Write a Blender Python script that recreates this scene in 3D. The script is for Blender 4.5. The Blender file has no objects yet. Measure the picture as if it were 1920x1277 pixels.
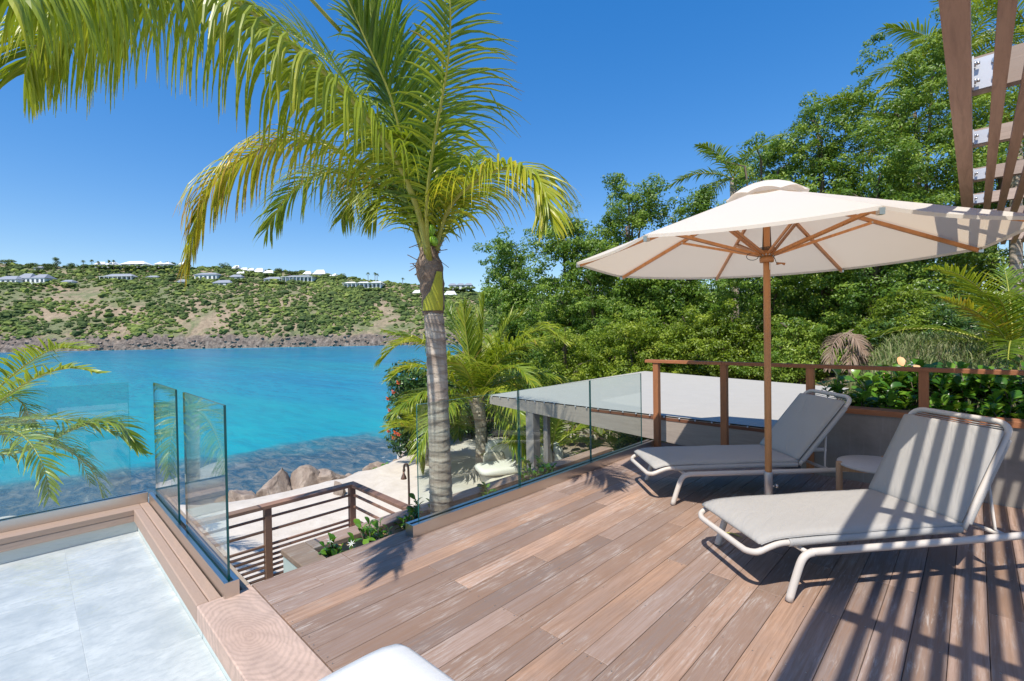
import bpy, math, random
import numpy as np
from mathutils import Vector, Matrix
from mathutils import noise as mnoise
random.seed(7); rng = np.random.default_rng(7)
SC = bpy.context.scene
COL = SC.collection
# ---------------------------------------------------------------- camera
PW, PH, F = 1920., 1277., 891.
CX, CY = 960., 638.5
HC = 1.55                                     # eye height above the deck (deck top z = 0)
def _d(x, y):
    return Vector((x-CX, -(y-CY), -F)).normalized()
AX = _d(1828, 612); AZ = AX.cross(_d(45, 640)).normalized(); AY = AZ.cross(AX)
R3 = Matrix((AX, AY, AZ))                     # camera space -> world (X along the deck boards)
CAM = Vector((0, 0, HC))
cam_d = bpy.data.cameras.new('camera'); cam = bpy.data.objects.new('camera', cam_d); COL.objects.link(cam)
cam_d.sensor_width = 36.0; cam_d.lens = 36.0*F/PW; cam_d.clip_end = 6000; cam_d.clip_start = .02
cam.matrix_world = Matrix.Translation(CAM) @ R3.to_4x4()
SC.camera = cam
FW = Vector((R3 @ Vector((0, 0, -1)))); FW.z = 0; FW.normalize()
RT = Vector((FW.y, -FW.x, 0))
# ---------------------------------------------------------------- world, sun, exposure
SUNV = Vector((.63, .187, -1)).normalized()   # direction in which the light travels
W_ = bpy.data.worlds.new('World'); SC.world = W_; W_.use_nodes = True
wn = W_.node_tree.nodes; wl = W_.node_tree.links; wn.clear()
sky = wn.new('ShaderNodeTexSky'); sky.sky_type = 'NISHITA'; sky.sun_disc = False
sky.sun_elevation = math.asin(-SUNV.z); sky.sun_rotation = math.atan2(-SUNV.x, -SUNV.y)
sky.altitude = 0; sky.air_density = 1.0; sky.dust_density = 0.15; sky.ozone_density = 2.2
bg = wn.new('ShaderNodeBackground'); bg.inputs[1].default_value = .15
wo = wn.new('ShaderNodeOutputWorld')
def _vm(src, k):
    n_ = wn.new('ShaderNodeVectorMath'); n_.operation = 'SCALE'; wl.new(src, n_.inputs[0]); n_.inputs['Scale'].default_value = k; return n_.outputs[0]
gm = wn.new('ShaderNodeGamma'); gm.inputs[1].default_value = .62; wl.new(_vm(sky.outputs[0], .15), gm.inputs[0])
hs = wn.new('ShaderNodeHueSaturation'); hs.inputs['Hue'].default_value = .512; hs.inputs['Saturation'].default_value = 1.85; hs.inputs['Value'].default_value = .92
wl.new(_vm(gm.outputs[0], 1/.15), hs.inputs['Color'])
wl.new(hs.outputs[0], bg.inputs[0]); wl.new(bg.outputs[0], wo.inputs[0])
sl = bpy.data.lights.new('sun', 'SUN'); sl.energy = 4.85; sl.angle = math.radians(.53); sl.color = (1, .94, .84)
so = bpy.data.objects.new('sun', sl); COL.objects.link(so)
so.rotation_mode = 'QUATERNION'; so.rotation_quaternion = SUNV.to_track_quat('-Z', 'Y'); so.location = (-6, -2, 12)
SC.view_settings.view_transform = 'Standard'; SC.view_settings.look = 'None'
SC.view_settings.exposure = 0.18; SC.view_settings.gamma = 1
SC.render.engine = 'CYCLES'
SC.cycles.max_bounces = 8; SC.cycles.transparent_max_bounces = 16; SC.cycles.diffuse_bounces = 3
SC.cycles.glossy_bounces = 3; SC.cycles.transmission_bounces = 4; SC.cycles.caustics_reflective = False
SC.cycles.caustics_refractive = False; SC.cycles.use_denoising = True

# ---------------------------------------------------------------- helpers
def at(px, py, D):
    """point seen at photo pixel px,py whose distance along the view axis is D metres"""
    return CAM + (R3 @ Vector(((px-CX)/F, -(py-CY)/F, -1.)))*D
def onz(px, py, z):
    r = R3 @ Vector(((px-CX)/F, -(py-CY)/F, -1.)); return CAM + r*((z-HC)/r.z)
def Wc(l, D, z=0.):
    p = RT*l + FW*D; return Vector((p.x, p.y, z))

def tag(o, label=None, cat=None, group=None, kind=None):
    if label: o['label'] = label
    if cat: o['category'] = cat
    if group: o['group'] = group
    if kind: o['kind'] = kind
    return o
LOCAL = set()                                 # things whose parts are built in the thing's own frame
def empty(name, loc=(0, 0, 0), rz=0., local=False, **k):
    o = bpy.data.objects.new(name, None); o.location = loc; o.empty_display_size = .1; o.rotation_euler = (0, 0, rz)
    if local: LOCAL.add(o.name)
    COL.objects.link(o); return tag(o, **k)
def copy_tree(o, parent=None):
    c = o.copy(); COL.objects.link(c); c.parent = parent
    for ch in list(o.children): copy_tree(ch, c)
    return c
def link(name, me, parent=None, mat=None, loc=None, **k):
    o = bpy.data.objects.new(name, me); COL.objects.link(o)
    if mat is not None and len(me.materials) == 0:
        for m in (mat if isinstance(mat, (list, tuple)) else [mat]): me.materials.append(m)
    if parent is not None:
        o.parent = parent
        if parent.name not in LOCAL and parent.parent is None:
            o.matrix_parent_inverse = Matrix.Translation(-Vector(parent.location))
    if loc is not None: o.location = loc
    return tag(o, **k)

class MB:
    """collects shapes (world or local coordinates) and builds ONE mesh"""
    def __init__(s): s.v = []; s.f = []; s.m = []; s.sm = []
    def add(s, vs, fs, mi=0, smooth=False):
        n = len(s.v); s.v += [tuple(v) for v in vs]; s.f += [tuple(i+n for i in f) for f in fs]
        s.m += [mi]*len(fs); s.sm += [smooth]*len(fs); return s
    def box(s, a, b, mi=0):
        (x0, y0, z0), (x1, y1, z1) = a, b
        return s.add([(x0,y0,z0),(x1,y0,z0),(x1,y1,z0),(x0,y1,z0),(x0,y0,z1),(x1,y0,z1),(x1,y1,z1),(x0,y1,z1)],
              [(0,3,2,1),(4,5,6,7),(0,1,5,4),(1,2,6,5),(2,3,7,6),(3,0,4,7)], mi)
    def bbox(s, a, b, c=.003, mi=0):
        """box with chamfered top edges"""
        (x0, y0, z0), (x1, y1, z1) = a, b
        return s.add([(x0,y0,z0),(x1,y0,z0),(x1,y1,z0),(x0,y1,z0),(x0,y0,z1-c),(x1,y0,z1-c),(x1,y1,z1-c),(x0,y1,z1-c),
                      (x0+c,y0+c,z1),(x1-c,y0+c,z1),(x1-c,y1-c,z1),(x0+c,y1-c,z1)],
              [(0,3,2,1),(8,9,10,11),(0,1,5,4),(1,2,6,5),(2,3,7,6),(3,0,4,7),(4,5,9,8),(5,6,10,9),(6,7,11,10),(7,4,8,11)], mi)
    def bar(s, p, q, w, h, up=(0, 0, 1), mi=0):
        p = Vector(p); q = Vector(q); d = (q-p).normalized(); up = Vector(up)
        if abs(d.dot(up)) > .98: up = Vector((1, 0, 0))
        a = d.cross(up).normalized(); b = a.cross(d).normalized()
        vs = []
        for c in (p, q):
            for (i, j) in ((-1,-1),(1,-1),(1,1),(-1,1)): vs.append(c+a*i*w/2+b*j*h/2)
        return s.add(vs, [(0,1,2,3),(7,6,5,4),(0,4,5,1),(1,5,6,2),(2,6,7,3),(3,7,4,0)], mi)
    def tube(s, pts, r, n=8, mi=0, cap=True, smooth=True):
        pts = [Vector(p) for p in pts]; k = len(pts); rs = r if isinstance(r, (list, tuple)) else [r]*k
        vs = []; ref = None
        for i, p in enumerate(pts):
            d = (pts[min(i+1, k-1)]-pts[max(i-1, 0)]).normalized()
            if ref is None:
                ref = Vector((0, 0, 1)) if abs(d.z) < .9 else Vector((1, 0, 0))
            a = (ref - d*ref.dot(d)).normalized(); ref = a; b = d.cross(a)
            for j in range(n):
                t = 2*math.pi*j/n; vs.append(p+(a*math.cos(t)+b*math.sin(t))*rs[i])
        fs = [(i*n+j, i*n+(j+1) % n, (i+1)*n+(j+1) % n, (i+1)*n+j) for i in range(k-1) for j in range(n)]
        s.add(vs, fs, mi, smooth)
        if cap:
            m = len(s.v)-k*n
            s.f += [tuple(m+j for j in range(n))[::-1], tuple(m+(k-1)*n+j for j in range(n))]; s.m += [mi]*2; s.sm += [False]*2
        return s
    def lathe(s, prof, c=(0, 0, 0), n=24, mi=0, smooth=True):
        vs = []
        for (r, z) in prof:
            for j in range(n):
                t = 2*math.pi*j/n; vs.append((c[0]+r*math.cos(t), c[1]+r*math.sin(t), c[2]+z))
        fs = [(i*n+j, i*n+(j+1) % n, (i+1)*n+(j+1) % n, (i+1)*n+j) for i in range(len(prof)-1) for j in range(n)]
        s.add(vs, fs, mi, smooth)
        m = len(s.v)-len(prof)*n
        if prof[0][0] > 1e-4: s.f.append(tuple(m+j for j in range(n))[::-1]); s.m.append(mi); s.sm.append(False)
        if prof[-1][0] > 1e-4: s.f.append(tuple(m+(len(prof)-1)*n+j for j in range(n))); s.m.append(mi); s.sm.append(False)
        return s
    def build(s, name, mat, parent=None, **k):
        me = bpy.data.meshes.new(name); me.from_pydata(s.v, [], s.f)
        me.polygons.foreach_set('material_index', s.m); me.polygons.foreach_set('use_smooth', s.sm)
        me.update(); return link(name, me, parent, mat, **k)
def catmull(P, n=8):
    P = [Vector(p) for p in P]; Q = [P[0]*2-P[1]]+P+[P[-1]*2-P[-2]]; out = []
    for i in range(1, len(Q)-2):
        a, b, c, d = Q[i-1:i+3]
        for j in range(n):
            t = j/n; out.append(.5*((2*b)+(c-a)*t+(2*a-5*b+4*c-d)*t*t+(3*b-a-3*c+d)*t**3))
    out.append(P[-1]); return out
def npmesh(name, V, Fc, mat, parent=None, col=None, smooth=False, **k):
    me = bpy.data.meshes.new(name); V = np.asarray(V, np.float32); Fc = np.asarray(Fc, np.int32)
    nf, w = Fc.shape
    me.vertices.add(len(V)); me.vertices.foreach_set('co', V.ravel())
    me.loops.add(nf*w); me.loops.foreach_set('vertex_index', Fc.ravel())
    me.polygons.add(nf); me.polygons.foreach_set('loop_start', np.arange(nf, dtype=np.int32)*w)
    me.polygons.foreach_set('loop_total', np.full(nf, w, np.int32))
    me.polygons.foreach_set('use_smooth', np.full(nf, smooth))
    if col is not None:
        at_ = me.attributes.new('tint', 'FLOAT', 'POINT'); at_.data.foreach_set('value', np.asarray(col, np.float32))
    me.update(calc_edges=True); me.validate()
    return link(name, me, parent, mat, **k)

# ---------------------------------------------------------------- materials
class NT:
    def __init__(s, name):
        s.m = bpy.data.materials.new(name); s.m.use_nodes = True; s.t = s.m.node_tree; s.n = s.t.nodes; s.l = s.t.links
        s.n.clear(); s.out = s.n.new('ShaderNodeOutputMaterial')
    def __call__(s, typ, ins=None, **props):
        nd = s.n.new('ShaderNode'+typ)
        for k, v in props.items(): setattr(nd, k, v)
        for k, v in (ins or {}).items():
            if isinstance(v, bpy.types.NodeSocket): s.l.new(v, nd.inputs[k])
            else: nd.inputs[k].default_value = v
        return nd
    def math(s, op, a, b=0., c=0.):
        return s('Math', {0: a, 1: b, 2: c}, operation=op).outputs[0]
    def ramp(s, fac, stops, interp='LINEAR'):
        r = s('ValToRGB', {0: fac}); e = r.color_ramp.elements; r.color_ramp.interpolation = interp
        while len(e) < len(stops): e.new(.5)
        for i, (p, c) in enumerate(stops):
            e[i].position = p; e[i].color = (*c, 1) if len(c) == 3 else c
        return r.outputs[0]
    def mix(s, f, a, b, typ='MIX'):
        nd = s('Mix', {0: f}, data_type='RGBA', blend_type=typ)
        for i, v in ((6, a), (7, b)):
            if isinstance(v, bpy.types.NodeSocket): s.l.new(v, nd.inputs[i])
            else: nd.inputs[i].default_value = (*v, 1) if len(v) == 3 else v
        return nd.outputs[2]
    def pos(s, scale=(1, 1, 1), rnd=False, coord='world'):
        if coord == 'world': p = s('NewGeometry').outputs['Position']
        else: p = s('TexCoord').outputs['Object']
        m = s('Mapping', {0: p, 3: scale})
        if rnd:
            o = s('ObjectInfo'); v = s('CombineXYZ', {0: s.math('MULTIPLY', o.outputs['Random'], 37.), 1: s.math('MULTIPLY', o.outputs['Random'], 91.), 2: 0.})
            s.l.new(v.outputs[0], m.inputs[1])
        return m.outputs[0]
    def noise(s, vec, scale=5., detail=4., rough=.55, dist=0.):
        return s('TexNoise', {'Vector': vec, 'Scale': scale, 'Detail': detail, 'Roughness': rough, 'Distortion': dist}).outputs[0]
    def bump(s, h, strength=.3, dist=.01):
        return s('Bump', {'Height': h, 'Strength': strength, 'Distance': dist}).outputs[0]
    def bsdf(s, col, rough=.6, normal=None, **ins):
        b = s('BsdfPrincipled')
        for k, v in {'Base Color': col if isinstance(col, bpy.types.NodeSocket) else (*col, 1), 'Roughness': rough, **ins}.items():
            if isinstance(v, bpy.types.NodeSocket): s.l.new(v, b.inputs[k])
            else: b.inputs[k].default_value = v
        if normal is not None: s.l.new(normal, b.inputs['Normal'])
        return b.outputs[0]
    def done(s, sh): s.l.new(sh, s.out.inputs[0]); return s.m

def simple(name, col, rough=.6, var=.12, scale=6., bump=0., bscale=60., metal=0., spec=.5):
    t = NT(name); p = t.pos(); n = t.noise(p, scale)
    c = t.mix(n, tuple(x*(1-var) for x in col), tuple(min(1, x*(1+var)) for x in col))
    nm = t.bump(t.noise(p, bscale, 3), bump, .004) if bump else None
    return t.done(t.bsdf(c, rough, nm, Metallic=metal, **{'Specular IOR Level': spec}))

RINGC = onz(465, 1190, 0)
def wood(name, c1, c2, c3, scale=(1.6, 22, 22), rough=.62, rings=False, dark=.55, spec=.3, white=.0):
    """weathered hardwood: grain runs along world X by default; every board differs (object random)"""
    t = NT(name); rnd = t('ObjectInfo').outputs['Random']
    p = t.pos(scale, rnd=True); g = t.noise(p, 1.6, 7, .62, .9)
    p2 = t.pos(tuple(s*3.2 for s in scale), rnd=True); g2 = t.noise(p2, 3., 4, .6, .3)
    big = t.noise(t.pos((.9, 2.4, 2.4), rnd=True), 1.7, 4, .6, .5)
    base = t.ramp(rnd, [(0, c1), (.35, c2), (.62, c3), (1, c1)])
    base = t.mix(t.ramp(big, [(.3, (0, 0, 0)), (.72, (1, 1, 1))]), base, t.mix(.65, c2, c3))
    lum = t.math('MULTIPLY_ADD', t.math('FRACT', t.math('MULTIPLY', rnd, 13.7)), .56, .72)
    base = t.mix(1., base, t('CombineColor', {0: lum, 1: lum, 2: lum}).outputs[0], 'MULTIPLY')
    base = t.mix(t.ramp(g, [(.34, (.75,)*3), (.58, (0, 0, 0))]), base, tuple(x*dark for x in c2))
    base = t.mix(t.ramp(g2, [(.5, (0, 0, 0)), (.75, (.3,)*3)]), base, tuple(x*.5 for x in c1))
    if white:
        wm = t.math('MULTIPLY', t.ramp(t.noise(t.pos((2.2, 24, 24), rnd=True), 2.1, 8, .75, .6), [(.50, (0, 0, 0)), (.7, (1, 1, 1))]),
                    t.ramp(t.noise(t.pos((1.3, 1.3, 1.3)), 1.9, 3), [(.45, (0, 0, 0)), (.66, (1, 1, 1))]))
        base = t.mix(t.math('MULTIPLY', wm, white), base, (.56, .51, .47))
    if rings:
        gp = t('NewGeometry').outputs['Position']
        wv = t('TexNoise', {'Vector': gp, 'Scale': 3.2, 'Detail': 3.}).outputs['Color']
        gd = t('VectorMath', {0: gp, 1: t('VectorMath', {0: wv, 1: (.11, .20, 0)}, operation='MULTIPLY').outputs[0]}, operation='ADD').outputs[0]
        q = t('Mapping', {0: gd, 1: (-(RINGC[0]+.055)*2.1, -(RINGC[1]+.10)*1.0, 0), 3: (2.1, 1., 0)}).outputs[0]
        rad = t('VectorMath', {0: q}, operation='LENGTH').outputs['Value']
        w = t.math('MULTIPLY_ADD', t.math('SINE', t.math('MULTIPLY_ADD', t.noise(gp, 9., 3), 2.5, t.math('MULTIPLY', t.math('POWER', rad, .75), 150.))), .5, .5)
        base = t.mix(t.math('MULTIPLY', t.ramp(w, [(.1, (.42,)*3), (.7, (0, 0, 0))]), t.noise(gp, 4., 3)), base, tuple(x*.45 for x in c1))
        base = t.mix(t.ramp(rad, [(0, (.35,)*3), (.35, (0, 0, 0))]), base, (.42, .27, .20))
    nm = t.bump(g, .25, .004)
    return t.done(t.bsdf(base, rough, nm, **{'Specular IOR Level': spec}))

M = {}
M['deck'] = wood('weathered deck wood', (.36, .262, .218), (.47, .285, .185), (.235, .190, .175), scale=(1.3, 34, 34), white=1.)
M['coping'] = wood('pale coping wood', (.52, .375, .29), (.56, .41, .33), (.50, .35, .26), scale=(9, 1.6, 9), dark=.72)
M['copingx'] = wood('pale coping wood long', (.52, .375, .29), (.56, .41, .33), (.50, .35, .26), scale=(1.6, 9, 9), dark=.72)
M['ring'] = wood('ringed coping wood', (.50, .365, .30), (.53, .39, .32), (.47, .34, .27), scale=(5, 2, 5), rings=True, dark=.8)
M['rail'] = wood('oiled rail wood', (.34, .135, .06), (.38, .16, .075), (.29, .11, .05), scale=(8, 1.5, 8), rough=.5, dark=.75)
M['post'] = wood('oiled post wood', (.36, .15, .065), (.39, .165, .075), (.32, .125, .055), scale=(14, 14, 1.5), rough=.5, dark=.75)
M['teak'] = wood('varnished umbrella wood', (.60, .26, .09), (.57, .24, .08), (.63, .28, .10), scale=(9, 9, 2), rough=.38, dark=.8, spec=.5)
M['slat'] = wood('pergola wood', (.36, .22, .155), (.33, .20, .145), (.39, .25, .18), scale=(1.3, 20, 20), dark=.75)
M['slaty'] = wood('pergola beam wood', (.47, .37, .30), (.43, .33, .26), (.50, .40, .33), scale=(20, 1.3, 20), dark=.8)
M['grey'] = wood('silvered beam wood', (.44, .37, .31), (.40, .33, .28), (.48, .40, .34), scale=(20, 1.3, 14), dark=.8)
M['greyp'] = wood('silvered post wood', (.40, .34, .29), (.37, .31, .27), (.43, .37, .32), scale=(20, 20, 1.4), dark=.8)
M['redstrip'] = wood('red brown strip', (.25, .10, .055), (.27, .115, .06), (.22, .09, .05), scale=(14, 1.4, 14), dark=.8)
M['srail'] = wood('stair rail wood', (.30, .17, .12), (.33, .19, .13), (.27, .155, .11), scale=(1.5, 14, 14), dark=.8)
M['gap'] = simple('shadowed joist', (.09, .065, .05), .9)
M['steel'] = simple('brushed steel', (.62, .58, .53), .30, .05, 3, metal=1.)
M['galv'] = simple('galvanised sleeve', (.50, .50, .49), .34, .08, 8, metal=.55)
M['brackets'] = simple('bracket plate', (.62, .64, .68), .42, .05, metal=.35)
M['bolt'] = simple('bolt steel', (.55, .53, .5), .3, .05, metal=1.)
M['rubber'] = simple('dark gasket', (.02, .025, .03), .6)
M['metal_pale'] = simple('sand coated tube', (.60, .545, .49), .45, .03, spec=.4)
M['rope'] = simple('grey rope', (.40, .39, .375), .85, .12, 90, .6, 300)
M['tabletop'] = simple('grey stone table top', (.46, .43, .40), .6, .08, 30)
M['beech'] = wood('pale table wood', (.50, .30, .17), (.47, .28, .16), (.53, .32, .18), scale=(12, 12, 2), dark=.85)
M['copper'] = simple('aged copper', (.24, .14, .10), .45, .25, 20, metal=.8)
M['black'] = simple('dark bronze tube', (.07, .045, .035), .4, .1, metal=.5)
M['cord'] = simple('dark pull cord', (.05, .045, .04), .8)
M['coconut'] = simple('green coconut skin', (.22, .42, .03), .35, .15, 9)
M['white_wall'] = simple('white render', (.74, .75, .75), .8, .04)
M['white_roof'] = simple('white painted roof', (.80, .80, .80), .7, .04)
M['grey_roof'] = simple('grey shingle roof', (.27, .29, .33), .8, .15, 3)
M['dark_open'] = simple('dark window glass', (.05, .07, .09), .15, .1)
M['sofa'] = simple('cream cushion', (.74, .71, .64), .9, .04, 4, .2, 200)
M['wicker'] = simple('cream wicker', (.60, .54, .44), .8, .2, 60, .6, 120)
M['planter_white'] = simple('pale rendered planter', (.62, .68, .66), .7, .05)
M['soil'] = simple('dark soil', (.055, .04, .03), .95, .3, 12, .8, 40)

def cloth(name, col, trans=0., var=.04, bs=500, bump=.25):
    t = NT(name); p = t.pos((1, 1, 1)); n = t.noise(p, 4, 5)
    fine = t.noise(p, bs, 2, .5)
    c = t.mix(n, tuple(x*(1-var) for x in col), tuple(min(.9, x*(1+var)) for x in col))
    c = t.mix(t.math('MULTIPLY', fine, .14), c, tuple(x*.6 for x in col))
    fold = t.noise(t.pos((1.2, 4.5, 1)), 2.2, 4, .55, .6)
    nm = t.bump(t.math('ADD', t.math('MULTIPLY', fine, .12), t.math('ADD', fold, t.math('MULTIPLY', t.noise(t.pos((3, 9, 2)), 1.7, 3, .5, 1.2), .5))), bump, .022)
    sh = t.bsdf(c, .92, nm, **{'Specular IOR Level': .15})
    if trans:
        tr = t('BsdfTranslucent', {0: (.86, .70, .52, 1)}).outputs[0]; sh = t('MixShader', {0: trans, 1: sh, 2: tr}).outputs[0]
    return t.done(sh)
M['cushion'] = cloth('grey melange cushion', (.42, .40, .375), bump=.6)
M['canvas'] = cloth('off white umbrella canvas', (.88, .83, .75), .40, .015, 700, .06)
M['roofcloth'] = cloth('cream awning canvas', (.47, .445, .40), 0, .06, 400, .35)
M['sunlitcush'] = cloth('cushion painted sunlit', (.76, .76, .75), bump=.35)  # same cushion cloth, whitened: full sunlight put into its colour

def glass(name, tint, refl=1.):
    t = NT(name); lw = t('LayerWeight', {0: .5}).outputs['Facing']
    f = t.math('MULTIPLY_ADD', t.math('POWER', lw, 5.), .95*refl, .045*refl)
    tr = t('BsdfTransparent', {0: (*tint, 1)}).outputs[0]; gl = t('BsdfGlossy', {0: (1, 1, 1, 1), 'Roughness': 0.}).outputs[0]
    return t.done(t('MixShader', {0: f, 1: tr, 2: gl}).outputs[0])
M['glass'] = glass('clear balustrade glass', (.90, .955, .945))
M['gedge'] = simple('green glass edge', (.012, .10, .10), .12, .1)

def water_pool():
    t = NT('pool water'); lw = t('LayerWeight', {0: .5})
    h = t.noise(t.pos((1, 1, 1)), 5, 3, .5, .4); nm = t.bump(h, .18, .05); t.l.new(nm, lw.inputs['Normal'])
    f = t.math('MULTIPLY_ADD', t.math('POWER', lw.outputs['Facing'], 5.), .9, .025)
    tr = t('BsdfTransparent', {0: (.95, .985, .99, 1)}).outputs[0]; gl = t('BsdfGlossy', {'Roughness': .0, 'Normal': nm}).outputs[0]
    return t.done(t('MixShader', {0: f, 1: tr, 2: gl}).outputs[0])
M['poolwater'] = water_pool()
def pooltile():
    t = NT('pale stone pool tile'); p = t.pos((1, 1, 1), rnd=True)
    n = t.noise(p, 3.5, 8, .68, .5); n2 = t.noise(t.pos((1, 2.2, 1)), 14, 5, .7)
    c = t.ramp(n, [(.30, (.45, .465, .47)), (.5, (.59, .59, .58)), (.66, (.70, .69, .67))])
    c = t.mix(t.ramp(n2, [(.48, (0, 0, 0)), (.66, (.7,)*3)]), c, (.44, .46, .47))
    return t.done(t.bsdf(c, .5))
M['pooltile'] = pooltile()
def concrete():
    t = NT('streaked concrete'); p = t.pos((1, 1, 1)); n = t.noise(p, 2.2, 7, .65, .4)
    st = t.noise(t.pos((1, 16, .5)), 1.6, 5, .65)
    c = t.ramp(n, [(.25, (.19, .165, .145)), (.55, (.27, .24, .215)), (.8, (.33, .30, .27))])
    c = t.mix(t.ramp(st, [(.55, (0, 0, 0)), (.78, (.5,)*3)]), c, (.44, .42, .39))
    return t.done(t.bsdf(c, .85, t.bump(n, .3, .01)))
M['concrete'] = concrete()

def sea():
    t = NT('sea water'); g = t('NewGeometry').outputs['Position']
    # signed distance from the reef edge, measured along the view-level direction away from the beach
    dx = t('VectorMath', {0: g, 1: (FW.x, FW.y, 0)}, operation='DOT_PRODUCT').outputs['Value']
    lx = t('VectorMath', {0: g, 1: (RT.x, RT.y, 0)}, operation='DOT_PRODUCT').outputs['Value']
    edge = t.math('MULTIPLY_ADD', lx, .66, 32.)     # reef edge distance as function of lateral offset
    wob = t.math('MULTIPLY', t.math('SUBTRACT', t.noise(t.pos((1, 1, 1)), .22, 4), .5), 9.)
    dd = t.math('ADD', t.math('SUBTRACT', dx, edge), wob)
    reef = t.ramp(t.math('MULTIPLY_ADD', dd, .12, .5), [(.22, (1, 1, 1)), (.50, (.75,)*3), (.72, (0, 0, 0))])
    pn = t.noise(t.pos((1, 1, 1)), .55, 6, .72, .6)
    mot = t.noise(t.pos((1.2, .5, 1)), 1.9, 6, .75, .8)
    rc = t.ramp(mot, [(.30, (.018, .045, .075)), (.46, (.04, .10, .14)), (.56, (.13, .15, .15)), (.70, (.26, .27, .25))])
    band = t.noise(t('Mapping', {0: g, 2: (0, 0, math.radians(44)), 3: (.02, .004, 1)}).outputs[0], 2.2, 4, .5)
    far = t.ramp(t.math('MULTIPLY', dx, 1/300.), [(.06, (.005, .36, .38)), (.35, (.0, .30, .38)), (.8, (.0, .22, .35)), (.93, (.0, .34, .40))])
    far = t.mix(t.ramp(band, [(.42, (0, 0, 0)), (.7, (.55,)*3)]), far, (.002, .22, .42))
    st = t.noise(t('Mapping', {0: g, 2: (0, 0, math.radians(44)), 3: (.30, .045, 1)}).outputs[0], 1., 7, .72, .3)
    st2 = t.noise(t('Mapping', {0: g, 2: (0, 0, math.radians(46)), 3: (1.6, .35, 1)}).outputs[0], 1., 5, .7, .2)
    far = t.mix(t.ramp(st, [(.36, (.75,)*3), (.60, (0, 0, 0))]), far, t.mix(1., far, (.4, .70, .86), 'MULTIPLY'))
    far = t.mix(t.ramp(st2, [(.36, (.55,)*3), (.58, (0, 0, 0))]), far, t.mix(1., far, (.4, .72, .86), 'MULTIPLY'))  # ripple shading put into the water colour as darker streaks
    col = t.mix(reef, far, rc)
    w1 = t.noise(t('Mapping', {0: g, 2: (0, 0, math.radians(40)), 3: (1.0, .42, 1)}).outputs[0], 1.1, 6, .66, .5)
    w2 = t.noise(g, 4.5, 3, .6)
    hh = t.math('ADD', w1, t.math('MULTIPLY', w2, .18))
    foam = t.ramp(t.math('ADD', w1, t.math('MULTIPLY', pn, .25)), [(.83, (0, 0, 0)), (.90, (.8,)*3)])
    col = t.mix(t.math('MULTIPLY', w1, .35), col, t.mix(1., col, (.25, .55, .75), 'MULTIPLY'))  # wave height also darkens the colour, painting shade onto the ripples
    col = t.mix(t.math('MULTIPLY', foam, reef), col, (.7, .75, .75))
    nm = t.bump(hh, .42, .22)
    return t.done(t.bsdf(col, .24, nm, **{'Specular IOR Level': .08}))
M['sea'] = sea()

def sand():
    t = NT('sand and soil ground'); g = t('NewGeometry').outputs['Position']
    n = t.noise(g, 3, 7, .65); f = t.noise(g, 60, 3)
    sandc = t.ramp(n, [(.3, (.60, .53, .45)), (.7, (.74, .67, .59))])
    at_ = t('Attribute', attribute_name='tint').outputs['Fac']
    soilc = t.ramp(t.noise(g, 2.5, 7, .7), [(.3, (.13, .085, .055)), (.6, (.27, .19, .13)), (.8, (.36, .28, .20))])
    c = t.mix(at_, sandc, soilc)
    c = t.mix(t.math('MULTIPLY', f, .3), c, (.3, .24, .18))
    return t.done(t.bsdf(c, .95, t.bump(t.math('ADD', n, t.math('MULTIPLY', f, .25)), .6, .04)))
M['sand'] = sand()
def hillmat():
    t = NT('scrub hillside'); g = t('NewGeometry').outputs['Position']
    n = t.noise(g, .045, 8, .68, .4); n2 = t.noise(g, .35, 6, .7)
    c = t.ramp(n2, [(.3, (.20, .145, .095)), (.5, (.33, .25, .165)), (.7, (.42, .33, .22))])
    green = t.ramp(n2, [(.3, (.10, .125, .055)), (.7, (.21, .235, .10))])
    c = t.mix(t.ramp(n, [(.43, (0, 0, 0)), (.57, (.90,)*3)]), c, green)
    at_ = t('Attribute', attribute_name='tint').outputs['Fac']
    rk = t.ramp(t.noise(g, .5, 8, .78), [(.34, (.05, .040, .034)), (.50, (.20, .155, .125)), (.68, (.40, .325, .265))])
    c = t.mix(at_, c, rk)
    return t.done(t.bsdf(c, .95, t.bump(n2, .8, 1.5)))
M['hill'] = hillmat()
def rockmat(name, a, b, c_, sc=1.):
    t = NT(name); p = t.pos((1, 1, 1), rnd=True); n = t.noise(p, 2.*sc, 9, .72, .6); v = t.noise(p, 9*sc, 6, .7)
    c = t.ramp(n, [(.28, a), (.5, b), (.72, c_)])
    c = t.mix(t.ramp(v, [(.55, (0, 0, 0)), (.75, (.5,)*3)]), c, tuple(x*.5 for x in a))
    return t.done(t.bsdf(c, .9, t.bump(t.math('ADD', n, t.math('MULTIPLY', v, .3)), .8, .05/sc)))
M['rock'] = rockmat('weathered beach rock', (.13, .095, .075), (.30, .235, .19), (.46, .385, .315), 1.4)
M['farrock'] = rockmat('dark shore rock', (.07, .055, .047), (.24, .185, .15), (.44, .36, .29), .3)
M['stone'] = rockmat('garden wall stone', (.33, .27, .20), (.46, .39, .30), (.55, .48, .38), 2)

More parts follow.
